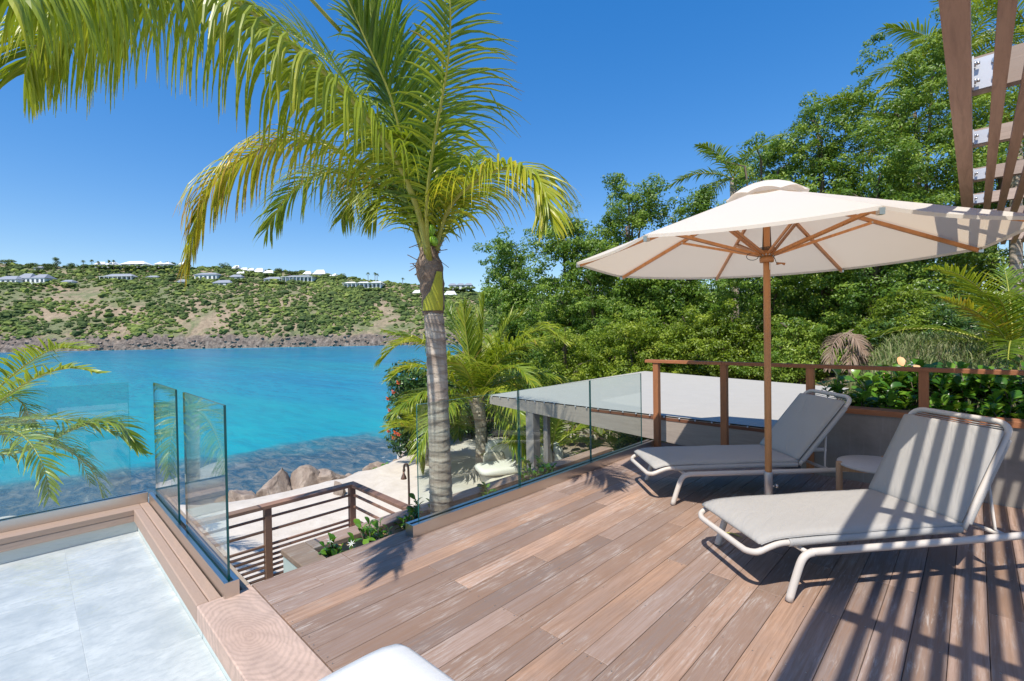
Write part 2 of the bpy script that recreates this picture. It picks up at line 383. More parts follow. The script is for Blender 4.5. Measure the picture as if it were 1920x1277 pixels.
def leafmat(name, dark, mid, light, rough=.45, trans=.35, spec=.5, br=0., tipcol=None):
    """colour from the per-leaf 'tint' attribute (0..1)"""
    t = NT(name); a = t('Attribute', attribute_name='tint').outputs['Fac']
    stops = [(0, dark), (.5, mid), (.92, light)] + ([(1., tipcol)] if tipcol else [])
    c = t.ramp(a, stops)
    if br: c = t.mix(t.math('MULTIPLY', t.noise(t.pos(), 1.3, 3), br), c, dark)
    b = t.bsdf(c, rough, **{'Specular IOR Level': spec}); tr = t('BsdfTranslucent', {0: t.mix(.35, c, (.35, .45, .02))}).outputs[0]
    return t.done(t('MixShader', {0: trans, 1: b, 2: tr}).outputs[0])
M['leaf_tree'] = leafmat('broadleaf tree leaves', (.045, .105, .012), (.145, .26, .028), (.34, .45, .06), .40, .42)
M['leaf_lime'] = leafmat('bright hedge leaves', (.10, .16, .012), (.24, .34, .025), (.45, .52, .06), .42, .45)
M['leaf_dark'] = leafmat('dark glossy leaves', (.016, .045, .014), (.045, .11, .025), (.11, .20, .04), .3, .28)
M['leaf_planter'] = leafmat('glossy planter leaves', (.03, .10, .014), (.08, .22, .02), (.19, .36, .04), .27, .32)
M['bush'] = leafmat('far scrub', (.06, .09, .035), (.14, .19, .055), (.27, .32, .08), .8, .1, .1)
M['grassl'] = leafmat('garden grass', (.08, .13, .04), (.16, .22, .07), (.34, .33, .17), .7, .3, .2)
M['palm'] = leafmat('palm leaflets', (.09, .17, .016), (.21, .31, .026), (.45, .46, .036), .33, .42, .55, tipcol=(.36, .24, .06))
M['palm_y'] = leafmat('yellow green palm leaflets', (.17, .25, .018), (.36, .42, .024), (.62, .52, .03), .35, .42, .5, tipcol=(.50, .30, .05))
M['palm_dead'] = leafmat('dead palm leaflets', (.20, .13, .09), (.33, .23, .17), (.45, .35, .27), .8, .2, .1)
M['petiole'] = simple('palm stalk', (.36, .36, .06), .4, .3, 9)
M['petiole_dead'] = simple('dead palm stalk', (.30, .21, .14), .8, .2, 9)
M['flower_w'] = simple('white petals', (.80, .80, .76), .6, .03)
M['flower_o'] = simple('orange petals', (.75, .22, .04), .6, .15)
M['flower_r'] = simple('red petals', (.60, .09, .02), .6, .15)
M['flower_p'] = simple('peach petals', (.80, .42, .20), .6, .1)
M['bark'] = simple('tree bark', (.16, .12, .09), .9, .3, 8, .8, 30)
def trunkmat():
    t = NT('ringed palm trunk'); p = t.pos((1, 1, 1), coord='obj'); n = t.noise(p, 5, 7, .7)
    z = t('SeparateXYZ', {0: p}).outputs[2]
    w = t.noise(t.pos((1.5, 1.5, 9), coord='obj'), 1.3, 5, .6, .5)
    v = t.noise(t.pos((34, 34, 1.5), coord='obj'), 1.5, 5, .7)
    c = t.ramp(w, [(.3, (.23, .17, .13)), (.46, (.41, .33, .265)), (.60, (.58, .50, .41))])
    c = t.mix(t.ramp(v, [(.5, (0, 0, 0)), (.7, (.4,)*3)]), c, (.17, .125, .095))
    fz = t.math('FRACT', t.math('ADD', t.math('MULTIPLY', z, 1/.092), t.math('MULTIPLY', t.noise(p, 4., 3), 2.6)))
    sc = t.math('MULTIPLY', t.ramp(fz, [(0, (1, 1, 1)), (.10, (.2,)*3), (.2, (0, 0, 0)), (.93, (0, 0, 0)), (1, (1, 1, 1))]), t.noise(p, 8., 4))
    c = t.mix(t.math('MULTIPLY', sc, .75), c, (.12, .085, .065))
    return t.done(t.bsdf(c, .88, t.bump(t.math('ADD', n, t.math('ADD', v, w)), .6, .012)))
M['trunk'] = trunkmat()
M['fibre'] = rockmat('palm fibre sheath', (.12, .08, .055), (.24, .17, .125), (.34, .26, .20), 3)
M['sheath'] = simple('yellow green sheath', (.42, .42, .03), .5, .2, 12)
# ================================================================ SEA, GROUND, HILL
SEA_Z, SAND_Z = -4.2, -2.2
m = MB(); p = [Wc(-1500, 4), Wc(1500, 4), Wc(1500, 2500), Wc(-1500, 2500)]
m.add([(q.x, q.y, SEA_Z) for q in p], [(0, 1, 2, 3)]); m.build('sea_water', M['sea'], kind='structure')
m = MB(); m.add([(q.x, q.y, SEA_Z-3) for q in [Wc(-3000, -600), Wc(3000, -600), Wc(3000, 4000), Wc(-3000, 4000)]], [(0, 1, 2, 3)])
m.build('seabed', M['soil'], kind='structure')
LAND = np.array([(-60, 7), (-25, 9.5), (-12, 10.8), (-6.8, 11.6), (-5.7, 12.6), (-4.2, 14.5), (-3.3, 16.5), (-3.8, 20), (-5.6, 31), (-10, 58), (-12, 110), (90, 110), (90, -60), (-60, -60)], float)
def land_sd(l, D):
    """signed distance to the land outline, positive inland (numpy arrays)"""
    d = np.full(l.shape, 1e9); ins = np.zeros(l.shape, bool); n = len(LAND)
    for i in range(n):
        a = LAND[i]; b = LAND[(i+1) % n]; e = b-a
        t = np.clip(((l-a[0])*e[0]+(D-a[1])*e[1])/(e@e), 0, 1)
        d = np.minimum(d, np.hypot(l-a[0]-t*e[0], D-a[1]-t*e[1]))
        c = ((a[1] > D) != (b[1] > D)); xx = a[0]+(D-a[1])*e[0]/(e[1] if e[1] else 1e-9)
        ins ^= c & (l < xx)
    return np.where(ins, d, -d)
def sm(x, a, b):
    t = np.clip((x-a)/(b-a), 0, 1); return t*t*(3-2*t)
def ground(x, y):
    x = np.asarray(x, float); y = np.asarray(y, float)
    l = x*RT.x+y*RT.y; D = x*FW.x+y*FW.y
    sd = land_sd(l, D); z = np.full(x.shape, SAND_Z)
    z = z - 2.9*sm(-sd, -.9, 2.6)
    z = z + .10*np.sin(x*.9+1.3)*np.cos(y*.7)*sm(sd, 1, 4)
    garden = 2.55*(1-sm(y, 1.3, 2.1))*sm(x, 5.4, 5.95)
    slope = 1.9*sm(x-.10*y, 11.0, 14.5)*sm(sd, 2, 8)+1.6*sm(x, 13, 30)*sm(sd, 3, 10)
    z = z + np.maximum(garden, slope) + .75*sm(x, 6.5, 13)*(1-sm(y, 1.2, 4))
    return z
gx, gy = np.meshgrid(np.linspace(-30, 75, 231), np.linspace(-25, 95, 241), indexing='ij')
gz = ground(gx, gy) + .04*rng.standard_normal(gx.shape)*(gx > 6)
tint = np.maximum(sm(gx-.10*gy, 10.0, 11.6), 1-sm(gy, 1.6, 2.4))*(gx > 5)
I, J = gx.shape
idx = np.arange(I*J).reshape(I, J)
Fq = np.stack([idx[:-1, :-1], idx[1:, :-1], idx[1:, 1:], idx[:-1, 1:]], -1).reshape(-1, 4)
npmesh('beach_ground', np.stack([gx, gy, gz], -1).reshape(-1, 3), Fq, M['sand'], col=tint.ravel(), smooth=True, kind='structure')

# ---- far headland
def ridge(t):      # height of the ridge above datum by image slope t = lateral/depth
    px = t*F+CX
    return float(np.interp(px, [-900, -300, 0, 100, 300, 500, 600, 700, 850, 950, 1200, 2200], [52, 58, 61.0, 58, 57, 53, 49, 43.5, 36, 31, 27, 30]))
def shore(t):
    px = t*F+CX
    return float(np.interp(px, [-900, 0, 300, 720, 950, 2200], [205, 250, 268, 276, 268, 300]))
def hill_z(t, D):
    s0 = shore(t); u = (D-s0)/(362-s0)
    r = ridge(t)
    if u < 0: return SEA_Z-1.5+u*20
    n = mnoise.fractal(Vector((t*D*.012, D*.012, 3.1)), 1., 2., 4)
    z = SEA_Z-1.5 + 5.0*min(1, u/.03) + (r-SEA_Z-3.5)*(min(u, 1)**.86) + n*5.*min(1, u*4)*max(0., 1-abs(u-.5)*1.9)
    z += mnoise.noise(Vector((t*D*.10, D*.10, 0)))*1.1*min(1, u*8)*(1-.6*min(u, 1))
    if u > 1: z -= (u-1)*28
    return z
ts = np.linspace(-2.2, 1.1, 520); us = np.concatenate([np.linspace(-.08, .14, 26), np.linspace(.15, 1.0, 60), np.linspace(1.04, 2.2, 14)])
V = []; tn = []
for t in ts:
    s0 = shore(t)
    for u in us:
        D = s0+u*(362-s0); z = hill_z(t, D); q = Wc(t*D, D, z)
        z2 = z + (mnoise.noise(Vector((q.x*.33, q.y*.33, 7)))*1.7+abs(mnoise.noise(Vector((q.x*.9, q.y*.9, 2))))*.9)*(1 if u < .09 else 0)
        V.append((q.x, q.y, z2)); tn.append(1-float(sm(u+.030*mnoise.noise(Vector((q.x*.05, q.y*.05, 0))), .028, .058)))
I, J = len(ts), len(us); idx = np.arange(I*J).reshape(I, J)
Fq = np.stack([idx[:-1, :-1], idx[1:, :-1], idx[1:, 1:], idx[:-1, 1:]], -1).reshape(-1, 4)
npmesh('headland_hill', V, Fq, M['hill'], col=tn, smooth=False, kind='structure')
def hill_hit(px, py):
    r = R3 @ Vector(((px-CX)/F, -(py-CY)/F, -1.)); t = (px-CX)/F
    D = 250.
    while D < 420:
        p = CAM+r*D; l = p.x*RT.x+p.y*RT.y; d = p.x*FW.x+p.y*FW.y
        if p.z <= hill_z(l/d, d): return p, d
        D += .5
    p = CAM+r*352; l = p.x*RT.x+p.y*RT.y; d = p.x*FW.x+p.y*FW.y
    return Vector((p.x, p.y, hill_z(l/d, d))), d
# scrub: one mass of bushes (icosphere blobs, displaced)
def ico():
    import bmesh
    bm = bmesh.new(); bmesh.ops.create_icosphere(bm, subdivisions=2, radius=1); bm.verts.ensure_lookup_table()
    v = np.array([x.co[:] for x in bm.verts]); f = np.array([[y.index for y in x.verts] for x in bm.faces]); bm.free(); return v, f
IV, IF = ico()
HOUSES_PX = []   # filled below, used to keep bushes off the houses
def blobs(name, P, S, T, mat, jag=.35, **k):
    n = len(P); nv = len(IV)
    jit = 1+jag*rng.standard_normal((n, nv, 1))*.5
    ang = rng.uniform(0, 6.28, n); c, s = np.cos(ang)[:, None], np.sin(ang)[:, None]
    X = IV[None, :, 0]*c-IV[None, :, 1]*s; Y = IV[None, :, 0]*s+IV[None, :, 1]*c; Z = np.repeat(IV[None, :, 2], n, 0)
    V = np.stack([X, Y, Z], -1)*jit*S[:, None, :]+P[:, None, :]
    Fx = (IF[None]+(np.arange(n)*nv)[:, None, None]).reshape(-1, 3)
    col = np.clip(T[:, None]+.16*rng.standard_normal((n, nv)), 0, 1).ravel()
    return npmesh(name, V.reshape(-1, 3), Fx, mat, col=col, **k)
P = []; S = []; T = []
for i in range(30000):
    t = random.uniform(-1.35, .12); u = random.random()**.9*1.04+.032
    s0 = shore(t); D = s0+u*(362-s0); q = Wc(t*D, D)
    dn = mnoise.fractal(Vector((q.x*.022, q.y*.022, 1)), 1., 2., 4)
    if dn < random.uniform(-.80, .50): continue
    r = random.uniform(.4, 1.25)*(1.0+.9*(random.random() < .08)); z = hill_z(t, D)
    P.append((q.x, q.y, z+r*.2)); S.append((r*1.25, r*1.25, r*.8)); T.append(min(1, max(0, .40+.5*mnoise.noise(Vector((q.x*.05, q.y*.05, 9)))+random.gauss(0, .22))))
    if len(P) >= 12500: break
blobs('hillside_scrub', np.array(P), np.array(S), np.array(T), M['bush'], jag=.40, kind='stuff')
# shoreline rocks of the headland (one mass)
P = []; S = []; T = []
for i in range(420):
    t = random.uniform(-1.35, .1); u = abs(random.gauss(0.012, .016)); s0 = shore(t); D = s0+u*(362-s0); q = Wc(t*D, D)
    r = random.uniform(.2, .85); P.append((q.x, q.y, hill_z(t, D)+.1)); S.append((r*1.5, r*1.4, r*.75)); T.append(.5)
blobs('headland_shore_rocks', np.array(P), np.array(S), np.array(T), M['farrock'], jag=.55, kind='stuff')

# ---- villas on the headland
def villa(px0, px1, pyt, pyb, label, roof='grey', hips=1, wins=3, cols=0, gable=False, wall=True, eave=.5, terrace=False, cat='villa'):
    pc = (px0+px1)/2; p, D = hill_hit(pc, pyb+1.0)
    s = D/F; w = (px1-px0)*s; h = (pyb-pyt)*s; base = at(pc, pyb, D); zb = base.z
    u = RT; dpt = FW; de = max(5., min(w*.6, 9.))
    root = empty('hillside_villa', (base.x, base.y, zb), label=label, cat=cat, group='villas on the far headland')
    def Q(a, d, z): v = base+u*a+dpt*d; return (v.x, v.y, zb+z)
    wh = h*(eave if roof != 'white' or cols else .34)
    def qbox(mb, a0, a1, d0, d1, z0, z1, mi=0):
        vs = [Q(a0, d0, z0), Q(a1, d0, z0), Q(a1, d1, z0), Q(a0, d1, z0), Q(a0, d0, z1), Q(a1, d0, z1), Q(a1, d1, z1), Q(a0, d1, z1)]
        mb.add(vs, [(0,3,2,1),(4,5,6,7),(0,1,5,4),(1,2,6,5),(2,3,7,6),(3,0,4,7)], mi)
    mb = MB(); qbox(mb, -w/2+w*.04, w/2-w*.04, .5, de, -1.2, wh)
    mb.build('wall', M['white_wall'], root)
    hw = w/hips
    rmat = M['white_roof'] if roof == 'white' else M['grey_roof']
    for k in range(hips):
        a0 = -w/2+k*hw; a1 = a0+hw; mb = MB(); rl = max(0, hw-de)*.5*.8 if not gable else 0
        m0 = (a0+a1)/2; hh = h if k % 2 == 0 or hips > 2 else h*.9
        if hips == 1 or w > 14: r0, r1 = m0-hw*.28, m0+hw*.28
        else: r0, r1 = m0-.2, m0+.2
        vs = [Q(a0, 0, wh), Q(a1, 0, wh), Q(a1, de+.5, wh), Q(a0, de+.5, wh), Q(r0, de*.5, hh), Q(r1, de*.5, hh), Q(a0, 0, wh-.18), Q(a1, 0, wh-.18), Q(a1, de+.5, wh-.18), Q(a0, de+.5, wh-.18)]
        mb.add(vs, [(0,1,5,4),(1,2,5),(2,3,4,5),(3,0,4),(6,7,1,0),(7,8,2,1),(8,9,3,2),(9,6,0,3),(9,8,7,6)])
        mb.build('roof', rmat, root)
    ww = w*.92/max(wins, 1)
    for k in range(wins):
        a = -w*.46+ww*(k+.5); mb = MB(); qbox(mb, a-ww*.26, a+ww*.26, .42, .5, wh*.12, wh*.78)
        mb.build('window', M['dark_open'], root)
    for k in range(cols+1 if cols else 0):
        a = -w/2+w*.03+(w*.94)*k/cols; mb = MB(); qbox(mb, a-.13, a+.13, -.9, -.64, 0, wh)
        mb.build('column', M['white_wall'], root)
    if cols:
        mb = MB(); qbox(mb, -w/2, w/2, -1.1, .45, wh, wh+.25); mb.build('porch_beam', M['white_wall'], root)
    if terrace:
        mb = MB(); qbox(mb, -w*.6, w*.6, -3.2, .5, -1.6, -.05); mb.build('terrace', M['white_wall'], root)
VL = [
 (-12, 30, 516, 531, 'grey roofed villa wing cut by the left end of the hillside', dict(terrace=True, wins=4)),
 (28, 84, 511, 531, 'large two level villa with grey roof above a long white terrace', dict(terrace=True, wins=6, hips=2)),
 (112, 135, 524, 533, 'small dark open pavilion just right of the large terraced villa', dict(wins=3, eave=.55)),
 (62, 78, 498, 507, 'small grey hut above and behind the large terraced villa', dict(wins=1)),
 (187, 249, 512, 525, 'long low villa with one wide grey roof over white columns', dict(cols=7, wins=6)),
 (272, 295, 516, 523, 'low grey roof half sunk in scrub beside the long villa', dict(wins=2)),
 (175, 196, 490, 498, 'white roofed ridge house furthest left beside the tall palms', dict(roof='white', wins=2)),
 (197, 218, 491, 498, 'second white roofed ridge house right of the tall palms', dict(roof='white', wins=2)),
 (224, 271, 488, 498, 'broad pale gabled ridge house with a wide low roof', dict(roof='white', wins=3)),
 (288, 317, 489, 498, 'pair of small white hip roofs together on the ridge', dict(roof='white', hips=2, wins=3)),
 (334, 350, 490, 498, 'white ridge house just left of the hanging yellow frond', dict(roof='white', wins=1)),
 (362, 407, 510, 526, 'two storey white villa with grey roof beside the hanging yellow frond', dict(wins=5, eave=.7)),
 (331, 350, 523, 533, 'small blue grey cottage left of the hanging yellow frond', dict(wins=1)),
 (397, 432, 524, 536, 'boxy white house under a plain grey roof, lowest on the slope', dict(wins=3)),
 (428, 453, 514, 524, 'grey hip roofed cottage below the row of white pyramids', dict(wins=2)),
 (434, 448, 497, 506, 'first white pyramid roof at the left end of the ridge row', dict(roof='white', wins=1)),
 (448, 463, 501, 508, 'second white pyramid roof in the ridge row', dict(roof='white', wins=1)),
 (463, 475, 502, 509, 'third and smallest white pyramid roof in the ridge row', dict(roof='white', wins=1)),
 (475, 493, 502, 513, 'tall white pyramid roof near the middle of the ridge row', dict(roof='white', wins=2)),
 (493, 512, 506, 514, 'last white pyramid roof at the right end of the ridge row', dict(roof='white', wins=2)),
 (443, 457, 507, 515, 'lower white pyramid roof tucked below the ridge row on its left', dict(roof='white', wins=1)),
 (457, 470, 508, 514, 'lower white pyramid roof tucked below the middle of the row', dict(roof='white', wins=1)),
 (493, 526, 518, 528, 'grey roofed bungalow left of the columned villa', dict(wins=3)),
 (528, 587, 515, 529, 'villa with grey roof and a long veranda of white columns', dict(cols=8, wins=7, eave=.7)),
 (567, 583, 508, 517, 'white pyramid roof directly above the columned villa', dict(roof='white', wins=1)),
 (586, 610, 505, 518, 'largest white pyramid roof right of the columned villa', dict(roof='white', wins=2)),
 (609, 632, 511, 520, 'stepped white roofs at the right end of the cluster', dict(roof='white', wins=2, hips=2)),
 (642, 716, 527, 541, 'long modern white villa with three small peaked roofs and glazed front', dict(roof='white', hips=3, wins=9, cols=9, eave=.72)),
 (773, 793, 543, 552, 'white roof just left of the big palm trunk on the slope', dict(roof='white', wins=1)),
 (832, 856, 545, 556, 'white sloping roofed house just right of the big palm trunk', dict(roof='white', wins=2)),
 (840, 886, 530, 539, 'grey and white houses on the ridge right of the big palm', dict(hips=3, wins=4)),
]
P = []; S = []; T = []
for v in VL:
    villa(*v[:4], v[4], **v[5])
    p, D = hill_hit((v[0]+v[1])/2, v[3]+1.0)
    for i in range(int(5+(v[1]-v[0])*.45)):
        px = random.uniform(v[0]-5, v[1]+5); q = at(px, v[3]+random.uniform(.2, 2.6), D-random.uniform(3.4, 5.5)); r = random.uniform(.45, 1.15)
        P.append(q[:]); S.append((r*1.5, r*1.4, r*.75)); T.append(min(1, max(0, random.gauss(.45, .22))))
blobs('villa_garden_scrub', np.array(P), np.array(S), np.array(T), M['bush'], jag=.4, kind='stuff')

# ================================================================ DECK
BW = .1414; SEAM0 = 1.648; DECK_X0, DECK_X1 = .967, 5.86
sub = MB(); sub.box((DECK_X0, -2.6, -.22), (DECK_X1, 3.24, -.034))
deck = sub.build('wooden_deck', M['gap'], kind='structure')
known = {2: 1.863, 0: 1.863, -2: 1.863, -5: 1.863, -7: 1.863, 1: 3.03, 3: 3.03, 5: 3.03, 7: 3.03, -3: 3.03, -8: 3.66}
def plank(x0, x1, y0, y1, mat, name='plank', parent=deck, z1=0., z0=-.03):
    g = .0014; c = .0020; dz = random.uniform(-.0012, .0008)
    mb = MB(); mb.bbox((x0+.0015, y0+g, z0), (x1-.0015, y1-g, z1+dz), c); return mb.build(name, mat, parent)
screws = MB()
for k in range(-10, 30):
    y1 = SEAM0-BW*k; y0 = y1-BW
    if y1 > 3.07: continue
    xs = [DECK_X0]; first = known.get(k)
    if first is None: first = random.choice([1.28, 2.446, 4.195, 3.613])
    xs.append(first); x = first
    while True:
        x += .5833*random.choice([3, 4, 4, 5])
        if x > DECK_X1-.5: break
        xs.append(x)
    xs.append(DECK_X1)
    for a, b in zip(xs[:-1], xs[1:]): plank(a, b, y0, y1, M['deck'])
    j = DECK_X0+.05
    n = 0
    while n < 9:
        xx = 1.28+.5833*(n-0) if n else DECK_X0+.04
        for yy in (y0+.03, y1-.03):
            sx = xx+random.uniform(-.008, .008)-.02; screws.lathe([(.0038, .0008), (.0001, .0014)], (sx, yy+random.uniform(-.004, .004), 0), 6)
        n += 1
yt = SEAM0+BW*10
plank(DECK_X0, 1.55, yt, 3.245, M['deck']); plank(1.552, 3.61, yt, 3.245, M['deck']); plank(3.612, DECK_X1, yt, 3.245, M['deck'])
screws.build('deck_screws', M['bolt'], deck, kind='stuff')
mb = MB(); mb.box((DECK_X0, 3.246, -.20), (5.86, 3.262, -.004)); mb.build('fascia_board', M['deck'], deck)

# ================================================================ POOL
PX1, PY1 = .665, 5.50
cop = MB(); cop.box((PX1+.03, 3.26, -.5), (.885, 5.95, -.035)).box((-4, PY1+.03, -.5), (.885, 5.95, -.036)).box((PX1+.03, -2.6, -.5), (.95, 3.25, -.035))
pool = cop.build('plunge_pool', M['planter_white'], kind='structure')
def copb(a, b, mat, name='coping_board', c=.006):
    mb = MB(); mb.bbox(a, b, c); return mb.build(name, mat, pool)
copb((PX1, 1.02, -.108), (.964, 3.238, 0), M['ring'])
copb((PX1, -1.2, -.108), (.964, 1.016, 0), M['coping']); copb((PX1, -2.6, -.108), (.964, -1.204, 0), M['coping'])
copb((PX1, 3.242, -.108), (.728, 5.497, 0), M['coping'])
copb((.731, 3.242, -.108), (.795, 5.497, 0), M['coping'])
copb((.905, 3.242, -.16), (.964, 5.78, -.002), M['coping'])
copb((-4, 5.50, -.05), (.728, 5.66, 0), M['copingx']); copb((.7295, 5.50, -.05), (.795, 5.66, 0), M['copingx'])
copb((-4, 5.502, -.112), (PX1+.02, 5.66, -.053), M['copingx'], c=.002)
mb = MB(); mb.box((.80, 3.25, -.13), (.90, 5.9, -.11)); mb.build('gutter', M['gap'], pool)
# floor tiles under the water
TX = [.200+.6*i for i in range(-6, 1)]+[PX1+.03]; TY = [4.52-.6*j for j in range(-2, 13)]
TY = [5.5+.03]+[y for y in TY if y < 5.45]
for a, b in zip(TX[:-1], TX[1:]):
    for c, d in zip(TY[1:], TY[:-1]):
        mb = MB(); mb.bbox((a+.0004, c+.0004, -.26), (b-.0004, d-.0004, -.215+random.uniform(-.0006, .0006)), .0018); mb.build('floor_tile', M['pooltile'], pool)
mb = MB(); mb.box((-4, -2.7, -.5), (PX1+.02, 5.53, -.2172)); mb.build('pool_bed', M['pooltile'], pool)
mb = MB(); mb.add([(-4, -2.6, -.106), (PX1+.004, -2.6, -.106), (PX1+.004, 5.504, -.106), (-4, 5.504, -.106)], [(0, 1, 2, 3)])
mb.build('pool_water', M['poolwater'], kind='structure')

# ================================================================ GLASS BALUSTRADES
def channel_x(mb, x0, x1, y0, y1, z0, z1, gy):     # U channel along X
    w = .014
    mb.box((x0, y0, z0), (x1, gy-w, z1)); mb.box((x0, gy+w, z0), (x1, y1, z1)); mb.box((x0+.002, gy-w, z0), (x1-.002, gy+w, z1-.03), 1)
def channel_y(mb, x0, x1, y0, y1, z0, z1, gx):
    w = .014
    mb.box((x0, y0, z0), (gx-w, y1, z1)); mb.box((gx+w, y0, z0), (x1, y1, z1)); mb.box((gx-w, y0+.002, z0), (gx+w, y1-.002, z1-.03), 1)
def pane(mb, a, b):
    """thin box; the two large faces are glass, the rims green"""
    (x0, y0, z0), (x1, y1, z1) = a, b
    vs = [(x0,y0,z0),(x1,y0,z0),(x1,y1,z0),(x0,y1,z0),(x0,y0,z1),(x1,y0,z1),(x1,y1,z1),(x0,y1,z1)]
    fs = [(0,3,2,1),(4,5,6,7),(0,1,5,4),(1,2,6,5),(2,3,7,6),(3,0,4,7)]
    big = (2, 4) if (x1-x0) > (y1-y0) else (3, 5)
    for i, f in enumerate(fs): mb.add([vs[j] for j in f], [(0, 1, 2, 3)], 0 if i in big else 1)
GM = [M['glass'], M['gedge']]
g1 = empty('glass_balustrade', (3.9, 3.12, 0), label='deck side glass balustrade of three clear panes along the outer edge of the wooden deck', cat='glass balustrade', group='glass balustrades')
mb = MB(); channel_x(mb, 2.047, 5.84, 3.072, 3.172, .001, .094, 3.122); mb.box((2.038, 3.071, .0005), (2.0465, 3.173, .0945))
mb.build('base_channel', [M['steel'], M['rubber']], g1)
for a, b in ((2.125, 3.268), (3.285, 4.446), (4.463, 5.60)):
    mb = MB(); pane(mb, (a, 3.115, .065), (b, 3.129, 1.008)); mb.build('glass_panel', GM, g1)
g2 = empty('glass_balustrade', (.83, 4.4, 0), label='pool side glass balustrade of two free standing panes running away beside the pool', cat='glass balustrade', group='glass balustrades')
mb = MB(); channel_y(mb, .797, .877, 3.20, 5.63, -.10, .092, .836); mb.build('base_channel', [M['steel'], M['rubber']], g2)
mb = MB(); mb.box((.7965, 3.190, -.10), (.8775, 3.1995, .0925)); mb.build('end_cap', M['steel'], g2)
for a, b in ((3.245, 4.30), (4.56, 5.49)):
    mb = MB(); pane(mb, (.829, a, .065), (.843, b, 1.145)); mb.build('glass_panel', GM, g2)
g3 = empty('glass_balustrade', (-1.5, 5.68, 0), label='seaward glass balustrade behind the far end of the pool', cat='glass balustrade', group='glass balustrades')
mb = MB(); channel_x(mb, -4, .795, 5.662, 5.742, -.05, .092, 5.702); mb.build('base_channel', [M['steel'], M['rubber']], g3)
for a, b in ((-3.2, -.93), (-.914, .672)):
    mb = MB(); pane(mb, (a, 5.695, .065), (b, 5.709, 1.15)); mb.build('glass_panel', GM, g3)

# ================================================================ PLANTER BESIDE THE DECK, LANDING, STAIR RAIL
pl = empty('deck_planter', (3.2, 3.6, -.3), label='long sunken planter box with wide wooden cap outside the deck edge', cat='planter')
mb = MB(); mb.box((1.372, 3.27, -2.3), (1.50, 3.862, -.142)); mb.box((1.50, 3.74, -2.3), (5.8, 3.862, -.143)); mb.build('box_wall', M['planter_white'], pl)
mb = MB(); mb.bbox((1.36, 3.262, -.14), (1.54, 3.875, -.10), .004); mb.build('cap_board', M['deck'], pl)
for a, b in ((1.545, 3.4), (3.403, 5.8)):
    mb = MB(); mb.bbox((a, 3.70, -.14), (b, 3.875, -.10), .004); mb.build('cap_board', M['deck'], pl)
mb = MB()
n = 60
vs = [(1.5+4.3*i/n, 3.262+.476*j/5, -.30+.035*random.random()) for i in range(n+1) for j in range(6)]
mb.add(vs, [(i*6+j, (i+1)*6+j, (i+1)*6+j+1, i*6+j+1) for i in range(n) for j in range(5)]); mb.build('soil_bed', M['soil'], pl)
mb = MB()
mb.bbox((.966, 3.27, -1.32), (1.370, 3.9, -1.25)); mb.bbox((.966, 3.902, -1.32), (2.74, 5.46, -1.25)); mb.build('stair_landing', M['deck'], kind='structure')
sr = empty('stair_railing', (1.8, 5.5, -1.25), label='brown wooden railing with horizontal bars around the lower stair landing', cat='railing')
ZR = -.27
for (x, y, zb) in ((1.80, 5.5, -2.3), (2.775, 5.5, -2.3), (2.80, 4.30, -2.3)):
    mb = MB(); mb.box((x-.034, y-.034, zb), (x+.034, y+.034, ZR-.024)); mb.build('post', M['srail'], sr)
mb = MB(); mb.bbox((.966, 5.45, ZR-.024), (2.83, 5.56, ZR+.012), .003); mb.build('handrail', M['srail'], sr)
mb = MB(); mb.bbox((2.745, 3.88, ZR-.024), (2.83, 5.449, ZR+.012), .003); mb.build('handrail', M['srail'], sr)
for z in (-.401, -.544, -.702, -.760, -.818, -.876, -.933, -.991, -1.05, -1.11):
    mb = MB(); mb.box((.966, 5.487, z-.011), (2.76, 5.513, z+.011)); mb.build('bar', M['srail'], sr)
    mb = MB(); mb.box((2.774, 3.88, z-.011), (2.80, 5.465, z+.011)); mb.build('bar', M['srail'], sr)

# ================================================================ RIGHT: PLANTER WALL AND RAILING
wl_ = empty('planter_wall', (5.95, -1, 0), label='streaked grey concrete planter wall behind the loungers with a red brown wooden cap', cat='wall')
mb = MB(); mb.box((5.875, -4.5, -.3), (6.03, 1.36, .682)); mb.build('concrete_face', M['concrete'], wl_)
ys = [-4.5, -2.25, -.37, 1.38]
for a, b in zip(ys[:-1], ys[1:]):
    mb = MB(); mb.bbox((5.855, a+.001, .683), (6.06, b-.001, .735), .003); mb.build('cap_board', M['rail'], wl_)
rr = empty('deck_railing', (5.9, 0, 0), label='oiled wooden guard rail on five square posts along the right edge of the deck', cat='railing')
for y, z0 in ((3.055, 0), (2.175, 0), (1.27, .0), (.345, .736), (-.58, .736)):
    mb = MB(); mb.box((5.865, y-.036, z0), (5.937, y+.036, 1.131)); mb.build('post', M['post'], rr)
for a, b in ((2.19, 3.20), (-.6, 2.187), (-4.5, -.603)):
    mb = MB(); mb.bbox((5.85, a, 1.132), (5.955, b, 1.170), .004); mb.build('handrail', M['rail'], rr)
mb = MB(); mb.box((5.862, 1.37, -.02), (6.2, 3.24, -.002)); mb.build('deck_edge', M['gap'], kind='structure')

